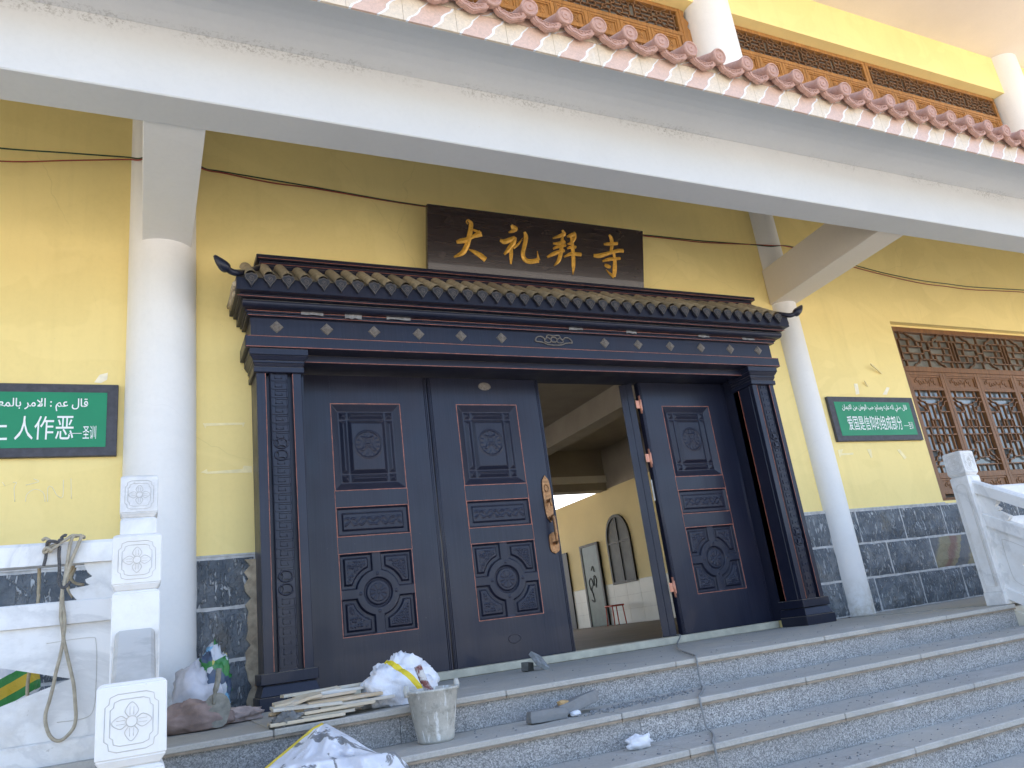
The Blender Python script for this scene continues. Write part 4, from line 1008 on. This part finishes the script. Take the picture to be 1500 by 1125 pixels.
# ================================================================= BALUSTRADES (white marble)
def fcoord(o_, ux, ul):                                # local (u along, v up, t across) -> world
    return lambda u, v, t: (o_[0]+ux[0]*u+ul[0]*t, o_[1]+ux[1]*u+ul[1]*t, o_[2]+v)
def post(x0_, y0_, zb, zt, parent, faces, w_=.143):
    m = MB(); a, b, c, d = x0_, x0_+w_, y0_, y0_+w_
    m.box(a-.004, b+.004, c-.004, d+.004, zb, zb+.09)
    m.box(a, b, c, d, zb+.0905, zt-.195)
    g = .010; frustum(m, (a, b, c, d, zt-.1948), (a+g, b-g, c+g, d-g, zt-.185)); frustum(m, (a+g, b-g, c+g, d-g, zt-.1848), (a-.003, b+.003, c-.003, d+.003, zt-.165))
    m.box(a-.003, b+.003, c-.003, d+.003, zt-.1648, zt-.008); frustum(m, (a-.003, b+.003, c-.003, d+.003, zt-.0078), (a+.008, b-.008, c+.008, d-.008, zt))
    p = m.build('post', M_MARB, parent, .003)
    for fc in faces:
        q = MB(); r_ = .0011
        if fc == 'front': F = lambda u, v: (a+w_/2+u, c-.0035, v)
        else: F = lambda u, v: (a-.0035, c+w_/2+u, v)
        zc = zt-.088; o_ = []
        for sx, sz in ((1, 1), (1, -1), (-1, -1), (-1, 1)):
            pts = [(.030, .062), (.046, .056), (.048, .042), (.056, .036), (.056, .0)] if sx*sz > 0 else [(.056, .0), (.056, .036), (.048, .042), (.046, .056), (.030, .062)]
            o_ += [(sx*u, sz*v) for u, v in pts]
        for s_ in (1.0, .8): q.tube([F(u*s_, zc+v*s_) for u, v in o_+[o_[0]]], r_, 4)
        for k in range(4):
            an = math.pi/2*k; ca, sa = math.cos(an), math.sin(an)
            pet = catmull([(.010, -.006), (.024, -.014), (.042, 0), (.024, .014), (.010, .006)], 4)
            q.tube([F(u*ca-v*sa, zc+u*sa+v*ca) for u, v in pet], r_, 4)
            for dv in (-.004, .004): q.tube([F(u*ca-dv*sa, zc+u*sa+dv*ca) for u in (.014, .032)], r_*.7, 4)
        q.tube([F(.012*math.cos(t_), zc+.012*math.sin(t_)) for t_ in np.linspace(0, 6.28, 13)], r_, 4)
        if zb+.15 < zt-.3 and fc == 'left':
            h0, h1 = zb+.13, zt-.25
            for i_ in (.048, .038): q.tube([F(u, v) for u, v in ((-i_, h0), (-i_, h1-.03), (-i_*.6, h1), (0, h1+.008), (i_*.6, h1), (i_, h1-.03), (i_, h0), (-i_, h0))], r_*.8, 4)
        q.build('carved_flower', M_MARBD, p)
    return p
def bay(F, L, parent, slope=0., top_mat=None, dz=0., th=.085):
    """rails, cusped spandrels and pierced panel between two posts; F(u,v,t) with t across"""
    S = lambda u, v, t: F(u, v+slope*u+dz, t)
    hw = th/2
    def prism(z0_, z1_, h, nm, ch=.012, mat=M_MARB):
        lp = [(-h, z0_), (h, z0_), (h, z1_-ch), (h-ch, z1_), (-h+ch, z1_), (-h, z1_-ch)]; m = MB()
        n = 6; vs = [S(u, v, t) for u in (0, L) for t, v in lp]
        m.add(vs, [(k, (k+1) % n, n+(k+1) % n, n+k) for k in range(n)]+[tuple(range(n)), tuple(range(n, 2*n))]); return m.build(nm, mat, parent)
    prism(.757, .85, hw, 'handrail', .014); prism(.516, .608, hw*.9, 'middle_rail', .006); prism(.0, .085, hw*1.05, 'bottom_rail', .006)
    hp = hw*.55
    for s_ in (0, 1):
        X = (lambda u: u) if s_ == 0 else (lambda u: L-u)
        pts = [(0, .6085), (.15, .6085)]+[(.150+.03*math.sin(t_), .6085+.052*t_/1.57) for t_ in (.4, .9, 1.4)]+[(.105, .665)]+[(.112+.012*math.sin(t_*2), .665+.03*t_) for t_ in (.4, .8)]+[(.098, .70), (.118, .722), (.128, .745), (.130, .7565), (0, .7565)]
        MB().plate([[(X(u), v) for u, v in pts]], S, -hp, hp).build('cusped_spandrel', M_MARB, parent)
    outer = [(0, .0855), (L, .0855), (L, .5155), (0, .5155)]
    cz = .305; hole = [(.16, cz), (L*.5, cz-.17), (L-.16, cz), (L*.5, cz+.17)]
    MB().plate([outer, hole], S, -hp, hp).build('pierced_panel', M_MARB, parent)
    q = MB()
    for X in ((lambda u: u), (lambda u: L-u)):
        q.tube([S(X(u), v, -hp-.0005) for u, v in catmull([(.25, .45), (.1, .455), (.075, .43), (.07, .3), (.075, .18), (.11, .15), (.2, .15)], 4)], .0016, 4)
    q.build('carved_line', M_MARBD, parent)
# terrace balustrade, left
tb = thing('terrace_balustrade', (-.8, 3.72, 0), 'white marble balustrade left of the stairs with a rope tied on its handrail', 'balustrade')
LB = 1.45
bay(fcoord((-.086, 3.73, .0), (-1, 0), (0, 1)), LB, tb)
post(-.086-LB-.143, 3.66, 0, 1.115, tb, ('front',))
bay(fcoord((-.086-LB-.143, 3.73, .0), (-1, 0), (0, 1)), LB, tb)
# stair balustrade, left
sbl = thing('stair_balustrade', (0, 3.2, 0), 'white marble stair balustrade with carved flower post heads, nearest the camera on the left', 'balustrade')
for y, zt, zb in ((3.66, 1.115, 0), (2.885, .735, -.40), (2.13, .268, -.86)): post(-.085, y, zb, zt, sbl, ('front',))
for y, dz in ((3.66, 0.0), (2.885, -.385)): bay(fcoord((-.0135, y, 0), (0, -1), (1, 0)), .775-.143+.0 if y > 3 else .755-.143, sbl, -.55 if y > 3 else -.6, None, -.05+dz)
for (ya, za), (yb, zb) in (((3.655, .80), (3.03, .46)), ((2.88, .426), (2.275, .10))):   # grey dusty cap stones on the handrails
    MB().hexa([(-.075, ya, za-.02), (.047, ya, za-.02), (.047, yb, zb-.02), (-.075, yb, zb-.02), (-.066, ya, za), (.038, ya, za), (.038, yb, zb), (-.066, yb, zb)]).build('handrail_cap', M_MARBG, sbl, .006)
# stair balustrade, right, and terrace balustrade beyond it
sbr = thing('stair_balustrade', (5.57, 3.2, 0), 'white marble stair balustrade sloping down at the right edge of the steps', 'balustrade')
for y, zt, zb in ((3.65, 1.117, 0), (2.75, .66, -.46)): post(5.5, y, zb, zt, sbr, ('front', 'left'))
bay(fcoord((5.573, 3.65, 0), (0, -1), (1, 0)), .9-.143, sbr, -.56, None, .035)
tbr = thing('terrace_balustrade', (6.4, 3.72, 0), 'white marble terrace balustrade seen behind the sloping stair rail on the right', 'balustrade')
bay(fcoord((5.645, 3.73, 0), (1, 0), (0, 1)), 1.5, tbr); post(7.15, 3.66, 0, 1.115, tbr, ('front',)); bay(fcoord((7.295, 3.73, 0), (1, 0), (0, 1)), 1.5, tbr)

# ================================================================= ROPE ON THE LEFT RAIL (traced in the plane of the rail's face)
def px(x, y, Y):                                       # point of the photograph's grid on the plane y = Y
    d = rt*((x-750)/1122.33)-up*((y-562.5)/1122.33)+fw; p = d*(Y/d.y); return (p.x, p.y, p.z+.27)
YR = 3.672
rp_ = thing('rope', (-.35, 3.67, .85), 'dirty beige rope looped over the left marble rail, its long loop hanging down', 'rope')
def rope(pts, r, mat, nm): MB().tube(catmull(pts, 6), r, 7).build(nm, mat, rp_)
a = lambda x, y, Y=YR: px(x/6.25, 760+y/6.25, Y)
rope([a(735,150,3.80), a(745,165,3.69), a(715,240), a(660,370), a(610,520), a(580,620,YR-.01), a(565,700), a(560,820), a(558,900), a(572,1000), a(580,1090), px(92,942,YR), px(88,962,YR), px(82,985,YR), px(78,1005,YR), px(72,1028,YR), px(67,1045,YR), px(67,1060,YR), px(72,1076,YR), px(80,1084,YR), px(90,1084,YR), px(100,1076,YR), px(108,1065,YR), px(111,1050,YR), px(110,1030,YR), px(108,1005,YR), px(104,985,YR), px(100,968,YR), px(96,950,YR), px(93,935,YR), a(590,1000), a(590,900), a(575,780), a(570,650,YR-.012), a(590,560), a(615,400), a(640,240), a(665,170), a(690,158,3.71), a(700,160,3.80)], .0068, M_ROPE, 'hanging_loop')
rope([a(545,250), a(540,330), a(545,450), a(540,540), a(548,600,YR-.012), a(580,632,YR-.016), a(620,605,YR-.012), a(640,580,YR)], .0065, M_ROPED, 'dark_cord')
rope([a(390,195,3.70), a(420,180,3.69), a(455,205), a(430,250), a(470,250), a(520,230,YR-.012), a(560,215,YR-.012), a(610,185,YR-.008), a(660,155), a(710,155,3.69), a(760,160,3.69), a(770,172,3.74)], .0068, M_ROPE, 'knot')
rope([a(455,205,YR-.006), a(500,205,YR-.012), a(540,225,YR-.016), a(500,265,YR-.016), a(450,285,YR-.01), a(415,310), a(400,295), a(430,265,YR-.014), a(470,290,YR-.018), a(460,300)], .0065, M_ROPE, 'knot')
rope([a(430,265), a(435,215,YR-.012), a(480,205,YR-.02), a(530,215,YR-.022), a(545,195,YR-.018), a(570,190,YR-.01), a(565,170), a(595,150), a(610,155)], .0062, M_ROPED, 'dark_cord')
rope([a(425,310), a(415,370), a(400,430)], .0062, M_ROPED, 'dark_cord')
rope([a(360,445,3.80), a(358,560,3.80), a(352,680,3.81), a(348,760,3.81), px(44,975,3.82), px(40,1010,3.82), px(42,1030,3.82)], .0068, M_ROPE, 'strand_behind')
rope([a(690,400,3.79), a(650,480,3.80), a(630,560,3.80), a(625,640,3.80), a(670,720,3.80)], .0068, M_ROPE, 'strand_behind')
rope([a(690,450,3.79), a(650,540,3.79), a(690,590,3.80), a(770,605,3.80)], .006, M_ROPE, 'strand_behind')

# ================================================================= LOOSE THINGS
def lump(c, r, seed, amp=.25, freq=6, nu=40, nv=26, flat=None, pinch=None, fold=0):
    """crumpled closed surface round c"""
    P = np.zeros((nv, nu+1, 3)); off = Vector((seed*3.1, seed*1.7, 0))
    for j in range(nv):
        ph = math.pi*j/(nv-1)
        for i in range(nu+1):
            th = 2*math.pi*(i % nu)/nu; d = Vector((math.sin(ph)*math.cos(th), math.sin(ph)*math.sin(th), math.cos(ph)))
            k = 1+amp*noise.noise(d*freq*.4+off)+amp*.6*(1-abs(noise.noise(d*freq+off))*2)*.6
            if fold: k += fold*abs(noise.noise(Vector((d.x*3, d.y*3, d.z*.8))*freq*.5+off))
            p = Vector(c)+Vector((d.x*r[0]*k, d.y*r[1]*k, d.z*r[2]*k))
            if flat is not None and p.z < flat: p.z = flat+.002*(1-j/nv)
            P[j, i] = p
    return MB().grid(P)
# --- bucket on the second step
bc = Vector((1.168, 3.465, -.147))
bk = thing('mortar_bucket', bc, 'grey cement-caked bucket with mortar standing on the second step', 'bucket')
MB().lathe([(.0, .004), (.076, .0), (.080, .012), (.112, .205), (.118, .207), (.118, .216), (.108, .216), (.106, .2), (.098, .16)], bc, 36).build('bucket_body', M_BUCK, bk)
for s_ in (-1, 1): MB().tube([bc+Vector((s_*.1135, .0, .195)), bc+Vector((s_*.117, 0, .222)), bc+Vector((s_*.116, 0, .242))], [.014, .014, .010], 8).build('ear', M_BUCK, bk)
lump(bc+Vector((0, .0, .168)), (.080, .080, .03), 4, .3, 9).build('mortar', M_MORTAR, bk)
sk = MB().tube(catmull([(1.165, 3.44, .035), (1.135, 3.45, .09), (1.108, 3.455, .17)], 5), [.018]*5+[.017]*5+[.016], 10).build('brush_handle', None or simple('brown handle splashed white', (.19, .06, .045), .6, .5, 30, .4, 60))
nn = NT('splashed handle'); cc = nn.ramp(nn.noise(34, 4, .6), [(.45, (.17, .05, .04)), (.56, (.58, .56, .52))]); sk.data.materials[0] = nn.out(cc, .6)
tag(sk, 'brown brush handle splashed with white standing in the grey bucket', 'tool')
# --- white sack with yellow stripe behind the bucket
SK1 = m_sack('white sack with yellow print', 0, [((.75, 0, .66), .935, .014, (.80, .60, .03))])
s1 = lump((1.12, 3.80, .085), (.155, .10, .115), 11, .34, 5, 60, 40, .002, None, .25).build('crumpled_sack', SK1); tag(s1, 'crumpled white sack with a yellow stripe lying behind the bucket', 'sack')
def sst_(t): t = min(1, max(0, t)); return t*t*(3-2*t)
# --- large white sack in front
SK2 = m_sack('white sack with mud', .9)
SR = [(478,1060),(495,1069),(517,1081),(536,1094),(553,1103),(578,1101),(596,1119),(610,1140),(630,1172)]
SL = [(472,1061),(459,1068),(440,1084),(421,1100),(404,1114),(390,1126),(372,1142),(350,1158),(330,1175)]
sgrid = MB(); NU, NV = 60, 54; P = np.zeros((NV, NU, 3))
for j in range(NV):
    for i in range(NU):
        u = i/(NU-1); v = j/(NV-1)                      # u across, v from the apex down the steps
        q8 = v*8; k8 = min(7, int(q8)); t8 = q8-k8
        xl, yl = [SL[k8][c]+(SL[k8+1][c]-SL[k8][c])*t8 for c in (0, 1)]; xr, yr = [SR[k8][c]+(SR[k8+1][c]-SR[k8][c])*t8 for c in (0, 1)]
        xx = xl+(xr-xl)*u; yy = yl+(yr-yl)*u
        Y = 3.54-.42*v-.11*math.sin(math.pi*u)**.7*min(1, v*2.5)+.07*math.exp(-((u-.70+.12*v)/.07)**2)*sst_((v-.35)/.2)
        q = Vector((u*4.0, v*3.4, 2)); Y -= .045*(1-2*abs(noise.noise(q*.8)))*min(1, v*4)+.02*(1-2*abs(noise.noise(q*2.3)))*min(1, v*4)
        P[j, i] = px(xx, yy, Y)
Q = P.copy(); Q[..., 2] -= .02; Q[..., 1] += .02
sgrid.grid(P); sgrid.grid(Q[:, ::-1])
rim_ = MB()
rim_.tube([tuple(P[j, 0]) for j in range(0, NV, 2)], .007, 6)
s2 = sgrid.build('white_sack', SK2); tag(s2, 'big white sack with grey mud smears draped over the lower steps', 'sack')
rim_.build('yellow_hem', simple('yellow hem', (.72, .52, .06), .6, .1, 20, 0), s2)
# --- thin boards stacked at the landing edge (traced front edges, each its own board)
boards = [(396,1061,506,1043,3.60,.13), (421,1053,520,1037,3.64,.12), (424,1046,532,1030,3.66,.13), (395,1044,445,1038,3.70,.10), (400,1039,502,1027,3.66,.14), (446,1043,550,1025,3.63,.12), (402,1034,472,1016,3.74,.11), (452,1030,561,1013,3.68,.10), (414,1029,522,1010,3.76,.13), (432,1021,500,1007,3.82,.12), (416,1018,548,997,3.86,.14), (470,1014,554,1002,3.80,.11), (405,1040,454,1020,3.72,.09), (436,1036,540,1022,3.70,.11), (425,1027,520,1014,3.80,.10), (470,1035,578,1017,3.67,.07)]
for k, (xa, ya, xb, yb, Y, dp_) in enumerate(boards):
    A = Vector(px(xa, ya, Y)); B = Vector(px(xb, yb, Y-.01)); A.z = max(A.z, .015); B.z = max(B.z, .015)
    d = (B-A).normalized(); n_ = Vector((-d.y, d.x, 0)).normalized(); tz = Vector((0, 0, .0135)); q = rnd.uniform(-.012, .012)
    n1 = n_*dp_+Vector((0, 0, q)); n2 = n_*dp_*rnd.uniform(.75, 1.05)+Vector((0, 0, q))
    m = MB().hexa([A-tz, B-tz, B+n2-tz, A+n1-tz, A, B, B+n2, A+n1])
    lab = ['lowest thin board, jutting over the step edge', 'whitish board lying just above the lowest board', 'white faced board low in the board stack', 'short tan board end sticking out at the left of the stack', 'long tan board across the middle of the stack', 'tan board at the front right of the stack', 'dark brown board tilted in the upper left of the stack', 'narrow white board reaching right towards the crumpled sack', 'brown board under the topmost boards', 'short cream board near the door base', 'long cream board lying topmost at the back of the stack', 'small cream offcut on the right of the topmost board', 'small tan offcut at the left end of the stack', 'board buried in the middle of the stack', 'board under the cream boards near the door base', 'narrow board sticking out farthest right beneath the crumpled sack'][k]
    o = m.build('thin_board', M_BOARDW, None, .0015, origin=A); o.location = A; tag(o, lab, 'board', 'thin cut boards stacked on the landing')
for k, (x, y, r_) in enumerate(((420, 1046, .028),)):
    c = Vector(px(x, y, 3.64)); c.z = .02; tag(lump(c, (.055, .035, .032), 3, .6, 9, 30, 20, .002).build('mortar_clump', M_MORTAR), 'lump of dark wet mortar beside the boards at the landing edge', 'mortar')
# --- rubbish in the corner by the left column
tag(lump((.285, 4.72, .12), (.11, .11, .16), 21, .3, 5, 40, 28, .003, None, .2).build('plastic_bag', simple('cloudy white plastic', (.62, .60, .62), .35, .15, 12, .2, 40)), 'cloudy white plastic bag slumped against the foot of the left column', 'bag')
n = NT('printed wrapper'); v = n.n('ShaderNodeTexVoronoi'); v.inputs['Scale'].default_value = 17; n.l(n.geo.outputs['Position'], v.inputs['Vector'])
wr = n.out(n.ramp(n.sep(v.outputs['Color'])[0], [(0, (.03, .20, .04)), (.25, (.06, .09, .15)), (.42, (.55, .57, .60)), (.62, (.20, .42, .60)), (.8, (.50, .43, .08)), (.88, (.05, .22, .06))], 'CONSTANT'), .35)
tag(lump((.365, 4.70, .19), (.07, .05, .16), 33, .45, 6, 36, 30, .004, None, .35).build('printed_wrapper', wr), 'crumpled green, blue and white printed wrapper behind the trowel', 'wrapper')
rag = simple('dusty brown cloth', (.30, .215, .18), .9, .3, 12, .5, 60)
cg = lump((.235, 4.28, .05), (.15, .09, .075), 41, .35, 5, 46, 26, .003, None, .2); tag(cg.build('brown_cloth', rag), 'dusty brown cloth bundle lying at the foot of the wall', 'cloth')
cg = lump((.415, 4.42, .03), (.13, .05, .036), 47, .4, 7, 46, 22, .003, None, .2); tag(cg.build('rolled_glove', simple('dusty pinkish glove', (.40, .31, .27), .9, .3, 16, .5, 70)), 'rolled dusty pinkish glove in front of the brown cloth', 'glove')
tw = thing('trowel', (.345, 4.22, .02), 'cement-crusted round trowel leaning with its handle up on the brown cloth', 'tool')
tp = [(math.cos(t_)*.060, math.sin(t_)*.068-(.02 if math.sin(t_) < -.6 else 0)) for t_ in np.linspace(0, 6.1, 18)]
TM = simple('cement crusted steel', (.27, .25, .20), .8, .25, 30, .4, 80)
MB().plate([tp], lambda u, v, t: (.342+u, 4.22+.3*v+t, .092+v), -.004, .004).build('blade', TM, tw)
MB().tube(catmull([(.325, 4.222, .11), (.332, 4.23, .16), (.345, 4.235, .21), (.352, 4.24, .27)], 4), [.008]*5+[.013]*8, 8).build('handle', TM, tw)
# --- sack behind the left rail
SK3 = m_sack('beige sack with green and yellow stripes', 0, [((-.5, 0, .87), .53, .06, (.04, .24, .05)), ((-.5, 0, .87), .53, .024, (.62, .42, .03))])
tag(lump((-.72, 4.55, .24), (.26, .2, .26), 51, .25, 4, 40, 28, .003, None, .15).build('striped_sack', SK3), 'beige sack with green and yellow stripes behind the left marble balustrade', 'sack')
# --- stone offcuts at the sill
def slab(pts_c, size, rot, name, mat, label, cat, bev=.003, group=None):
    m = MB().box(-size[0]/2, size[0]/2, -size[1]/2, size[1]/2, -size[2]/2, size[2]/2)
    o = m.build(name, mat, None, bev, origin=(0, 0, 0)); o.location = pts_c; o.rotation_euler = rot; return tag(o, label, cat, group)
slab((2.33, 4.72, .055), (.10, .03, .13), (R(-50), R(25), R(20)), 'stone_offcut', M_RUBBLE, 'flat grey stone offcut leaning on a block before the sill', 'stone')
slab((2.27, 4.78, .028), (.08, .05, .055), (0, R(8), R(35)), 'stone_block', simple('dark stone offcut', (.12,.115,.10), .8, .3, 20, .4, 60), 'small dark stone block under the leaning offcut', 'stone')
# dark strap by the sill
tag(MB().bar((1.52, 5.0, .012), (1.79, 5.24, .05), .03, .006).build('metal_strip', M_DKMET), 'dark metal strip leaning on the sill beside the crumpled sack', 'strip')
# --- rubble on the second step
def rock(c, r, seed, name, mat, label, rot=0, g=None):
    q = random.Random(seed); bm = bmesh.new(); bmesh.ops.create_icosphere(bm, subdivisions=2, radius=1)
    for v_ in bm.verts:
        p = v_.co; k = max(abs(p.x), abs(p.y), abs(p.z)); p *= (.55/k+.45)*(1+q.uniform(-.09, .09))
        p.x *= r[0]; p.y *= r[1]; p.z *= r[2]
    me = bpy.data.meshes.new(name); bm.to_mesh(me); bm.free(); me.materials.append(mat)
    o = bpy.data.objects.new(name, me); col.objects.link(o); o.location = c; o.rotation_euler = (0, R(q.uniform(-6, 6)), rot); return tag(o, label, 'stone', g)
def broken(c, pts, th, rot, label):
    q = random.Random(len(label)); m = MB(); n_ = len(pts)
    lo = [(x*1.0+q.uniform(-.004, .004), y+q.uniform(-.004, .004), -th/2) for x, y in pts]; hi = [(x*.93+q.uniform(-.006, .006), y*.9+q.uniform(-.004, .004), th/2+q.uniform(-.004, .004)) for x, y in pts]
    mid = [(x*1.03+q.uniform(-.007, .007), y*1.04+q.uniform(-.006, .006), q.uniform(-.006, .006)) for x, y in pts]
    m.add(lo+mid+hi, [(k, (k+1) % n_, n_+(k+1) % n_, n_+k) for k in range(n_)]+[(n_+k, n_+(k+1) % n_, 2*n_+(k+1) % n_, 2*n_+k) for k in range(n_)]+[tuple(reversed(range(n_))), tuple(range(2*n_, 3*n_))])
    o = m.build('broken_stone', M_RUBBLE, None, .002, origin=(0, 0, 0)); o.location = c; o.rotation_euler = rot; return tag(o, label, 'stone', 'broken stones on the step')
broken((1.69, 3.42, -.121), [(-.10,-.03),(-.05,-.045),(.02,-.04),(.09,-.035),(.095,.01),(.06,.04),(-.02,.045),(-.09,.03)], .048, (0, R(2), R(4)), 'left piece of broken grey stone on the second step')
broken((1.885, 3.475, -.100), [(-.13,-.03),(-.06,-.05),(.03,-.045),(.10,-.03),(.145,.01),(.08,.045),(-.03,.05),(-.12,.03)], .050, (R(-4), R(-9), R(9)), 'longer broken grey stone with yellowish end on the second step')
rock((1.80, 3.45, -.085), (.028, .022, .012), 12, 'clay_chip', M_CLAYB, 'yellowish chip between the two broken grey stones', 0)
rock((1.83, 3.40, -.135), (.024, .02, .012), 13, 'stone_chip', M_PAPER, 'pale chip in front of the broken grey stones', 0)
ch = MB(); q = random.Random(5)
for _ in range(260):
    t_ = q.random(); x = 1.95+t_*.6+q.gauss(0, .08); y = 3.36+.14*t_+q.gauss(0, .035); s_ = q.uniform(.002, .009)
    if not (3.24 < y < 3.58): continue
    ch.hexa([(x-s_, y-s_, -.1468), (x+s_, y-s_*.7, -.1468), (x+s_*.8, y+s_, -.1468), (x-s_, y+s_*.6, -.1468), (x-s_*.6, y-s_*.5, -.1465+s_), (x+s_*.5, y-s_*.5, -.1465+s_*.8), (x+s_*.5, y+s_*.5, -.1465+s_), (x-s_*.5, y+s_*.5, -.1465+s_*.7)])
for _ in range(420):
    sx = q.choice([(1.0, 5.3, 3.65, 5.15, .0003), (1.3, 5.3, 3.24, 3.58, -.1467), (1.6, 4.2, 2.93, 3.18, -.2937), (2.4, 4.6, 2.67, 2.87, -.4407)])
    x = q.uniform(sx[0], sx[1]); y = q.uniform(sx[2], sx[3]); s_ = q.uniform(.0015, .005); z = sx[4]
    ch.hexa([(x-s_, y-s_, z), (x+s_, y-s_*.7, z), (x+s_*.8, y+s_, z), (x-s_, y+s_*.6, z), (x-s_*.6, y-s_*.5, z+s_), (x+s_*.5, y-s_*.5, z+s_*.8), (x+s_*.5, y+s_*.5, z+s_), (x-s_*.5, y+s_*.5, z+s_*.7)])
tag(ch.build('grit', M_RUBBLE), 'grey grit and mortar crumbs scattered over the granite steps', 'grit', None, 'stuff')
# --- crumpled paper on the third step
tag(lump((1.985, 3.14, -.268), (.055, .032, .030), 61, .5, 7, 22, 14, -.2935).build('crumpled_paper', M_PAPER), 'small crumpled white paper lying on the third step', 'paper')
# --- grey cable running down the steps
cb = [(3.93,5.6,.060),(3.90,5.42,.062),(3.86,5.255,.062),(3.80,5.225,.012),(3.55,4.9,.008),(3.2,4.4,.008),(2.9,3.9,.008),(2.76,3.66,.008),(2.71,3.59,.006),(2.705,3.578,-.02),(2.70,3.576,-.08),(2.69,3.56,-.135),(2.62,3.46,-.140),(2.5,3.32,-.140),(2.40,3.21,-.140),(2.385,3.188,-.145),(2.385,3.186,-.2),(2.385,3.175,-.27),(2.36,3.11,-.287),(2.28,3.0,-.287),(2.20,2.91,-.287),(2.19,2.888,-.292),(2.19,2.885,-.35),(2.185,2.875,-.42),(2.16,2.8,-.434),(2.1,2.68,-.434),(2.08,2.636,-.44),(2.08,2.63,-.52),(2.07,2.6,-.58)]
tag(MB().tube(catmull(cb, 4), .005, 7).build('cable', M_CABLE), 'grey cable coming out of the doorway and running down the steps', 'cable')
# --- tape scraps, peeled patches and plaster pegs on the yellow wall
def scrap(pts, nm, mat, label, cat, y=5.2185):
    c = (sum(p[0] for p in pts)/len(pts), y, sum(p[1] for p in pts)/len(pts))
    tag(MB().plate([pts], lambda u, v, t: (u, t, v), y-.0012, y+.001).build(nm, mat), label, cat)
TAPE = simple('yellowed tape', (.87, .735, .40), .5, .1, 20, .1, 60); PEEL = simple('peeled pale paint', (.86, .78, .60), .8, .1, 20, .2, 60)
def pxs(*p): return [(lambda q: (q[0], q[2]))(px(x, y, 5.218)) for x, y in p]
scrap(pxs((297,620),(301,628),(302,624),(355,622),(356,626),(359,619)), 'tape_scrap', TAPE, 'long yellowed tape scrap on the wall between column and door, upper one', 'tape')
scrap(pxs((294,692),(303,687),(304,691),(355,687),(357,682),(369,683),(369,692),(304,694)), 'tape_scrap', TAPE, 'torn yellowed tape scrap on the wall between column and door, lower one', 'tape')
scrap(pxs((138,560),(146,549),(158,546),(157,556),(148,561)), 'peeled_patch', PEEL, 'pale peeled patch above the left green plaque', 'patch')
scrap(pxs((1251,562),(1256,562),(1259,577),(1254,578)), 'peeled_patch', PEEL, 'pale smear just above the left half of the right plaque', 'patch')
scrap(pxs((1299,567),(1303,568),(1299,578),(1293,578)), 'peeled_patch', PEEL, 'pale smear just above the right half of the right plaque', 'patch')
scrap(pxs((1227,659),(1235,658),(1233,664),(1250,663),(1250,666),(1232,667),(1230,671)), 'tape_scrap', TAPE, 'cream tape scrap under the left end of the right plaque', 'tape')
scrap(pxs((1270,658),(1276,658),(1278,670),(1276,671)), 'tape_scrap', TAPE, 'cream tape scrap under the middle of the right plaque', 'tape')
scrap(pxs((1314,659),(1318,658),(1328,670),(1325,673)), 'tape_scrap', TAPE, 'cream tape scrap under the right end of the right plaque', 'tape')
CHALK = simple('chalk', (.88, .80, .60), .9, .05, 20, 0)
ck_ = MB(); z_ = lambda x, y: px(x/5.77, 540+y/5.77, 5.2185)
for st_ in (((215,1125),(228,1062),(295,1020),(365,1048),(382,1125)), ((402,1125),(404,1010),(440,1000),(480,1068),(530,1082),(536,940)), ((600,930),(603,1100)), ((218,985),(325,955),(285,932)), ((20,960),(40,990)), ((110,960),(140,965),(120,1010),(125,1125))):
    ck_.tube([z_(a, b) for a, b in catmull(st_, 5)], .0022, 4)
tag(ck_.build('chalk_scrawl', CHALK), 'faint pale chalk scrawl on the yellow wall under the left green plaque', 'scrawl')
tag(MB().bar(px(1275,533,5.15), px(1291,547,5.21), .016, .012).build('wall_peg', TAPE), 'thin wooden peg sticking out of the wall above the right plaque', 'peg')
tag(MB().bar(px(1266,558,5.19), px(1271,566,5.214), .014, .010).build('wall_peg', TAPE), 'short wooden peg close above the right plaque', 'peg')
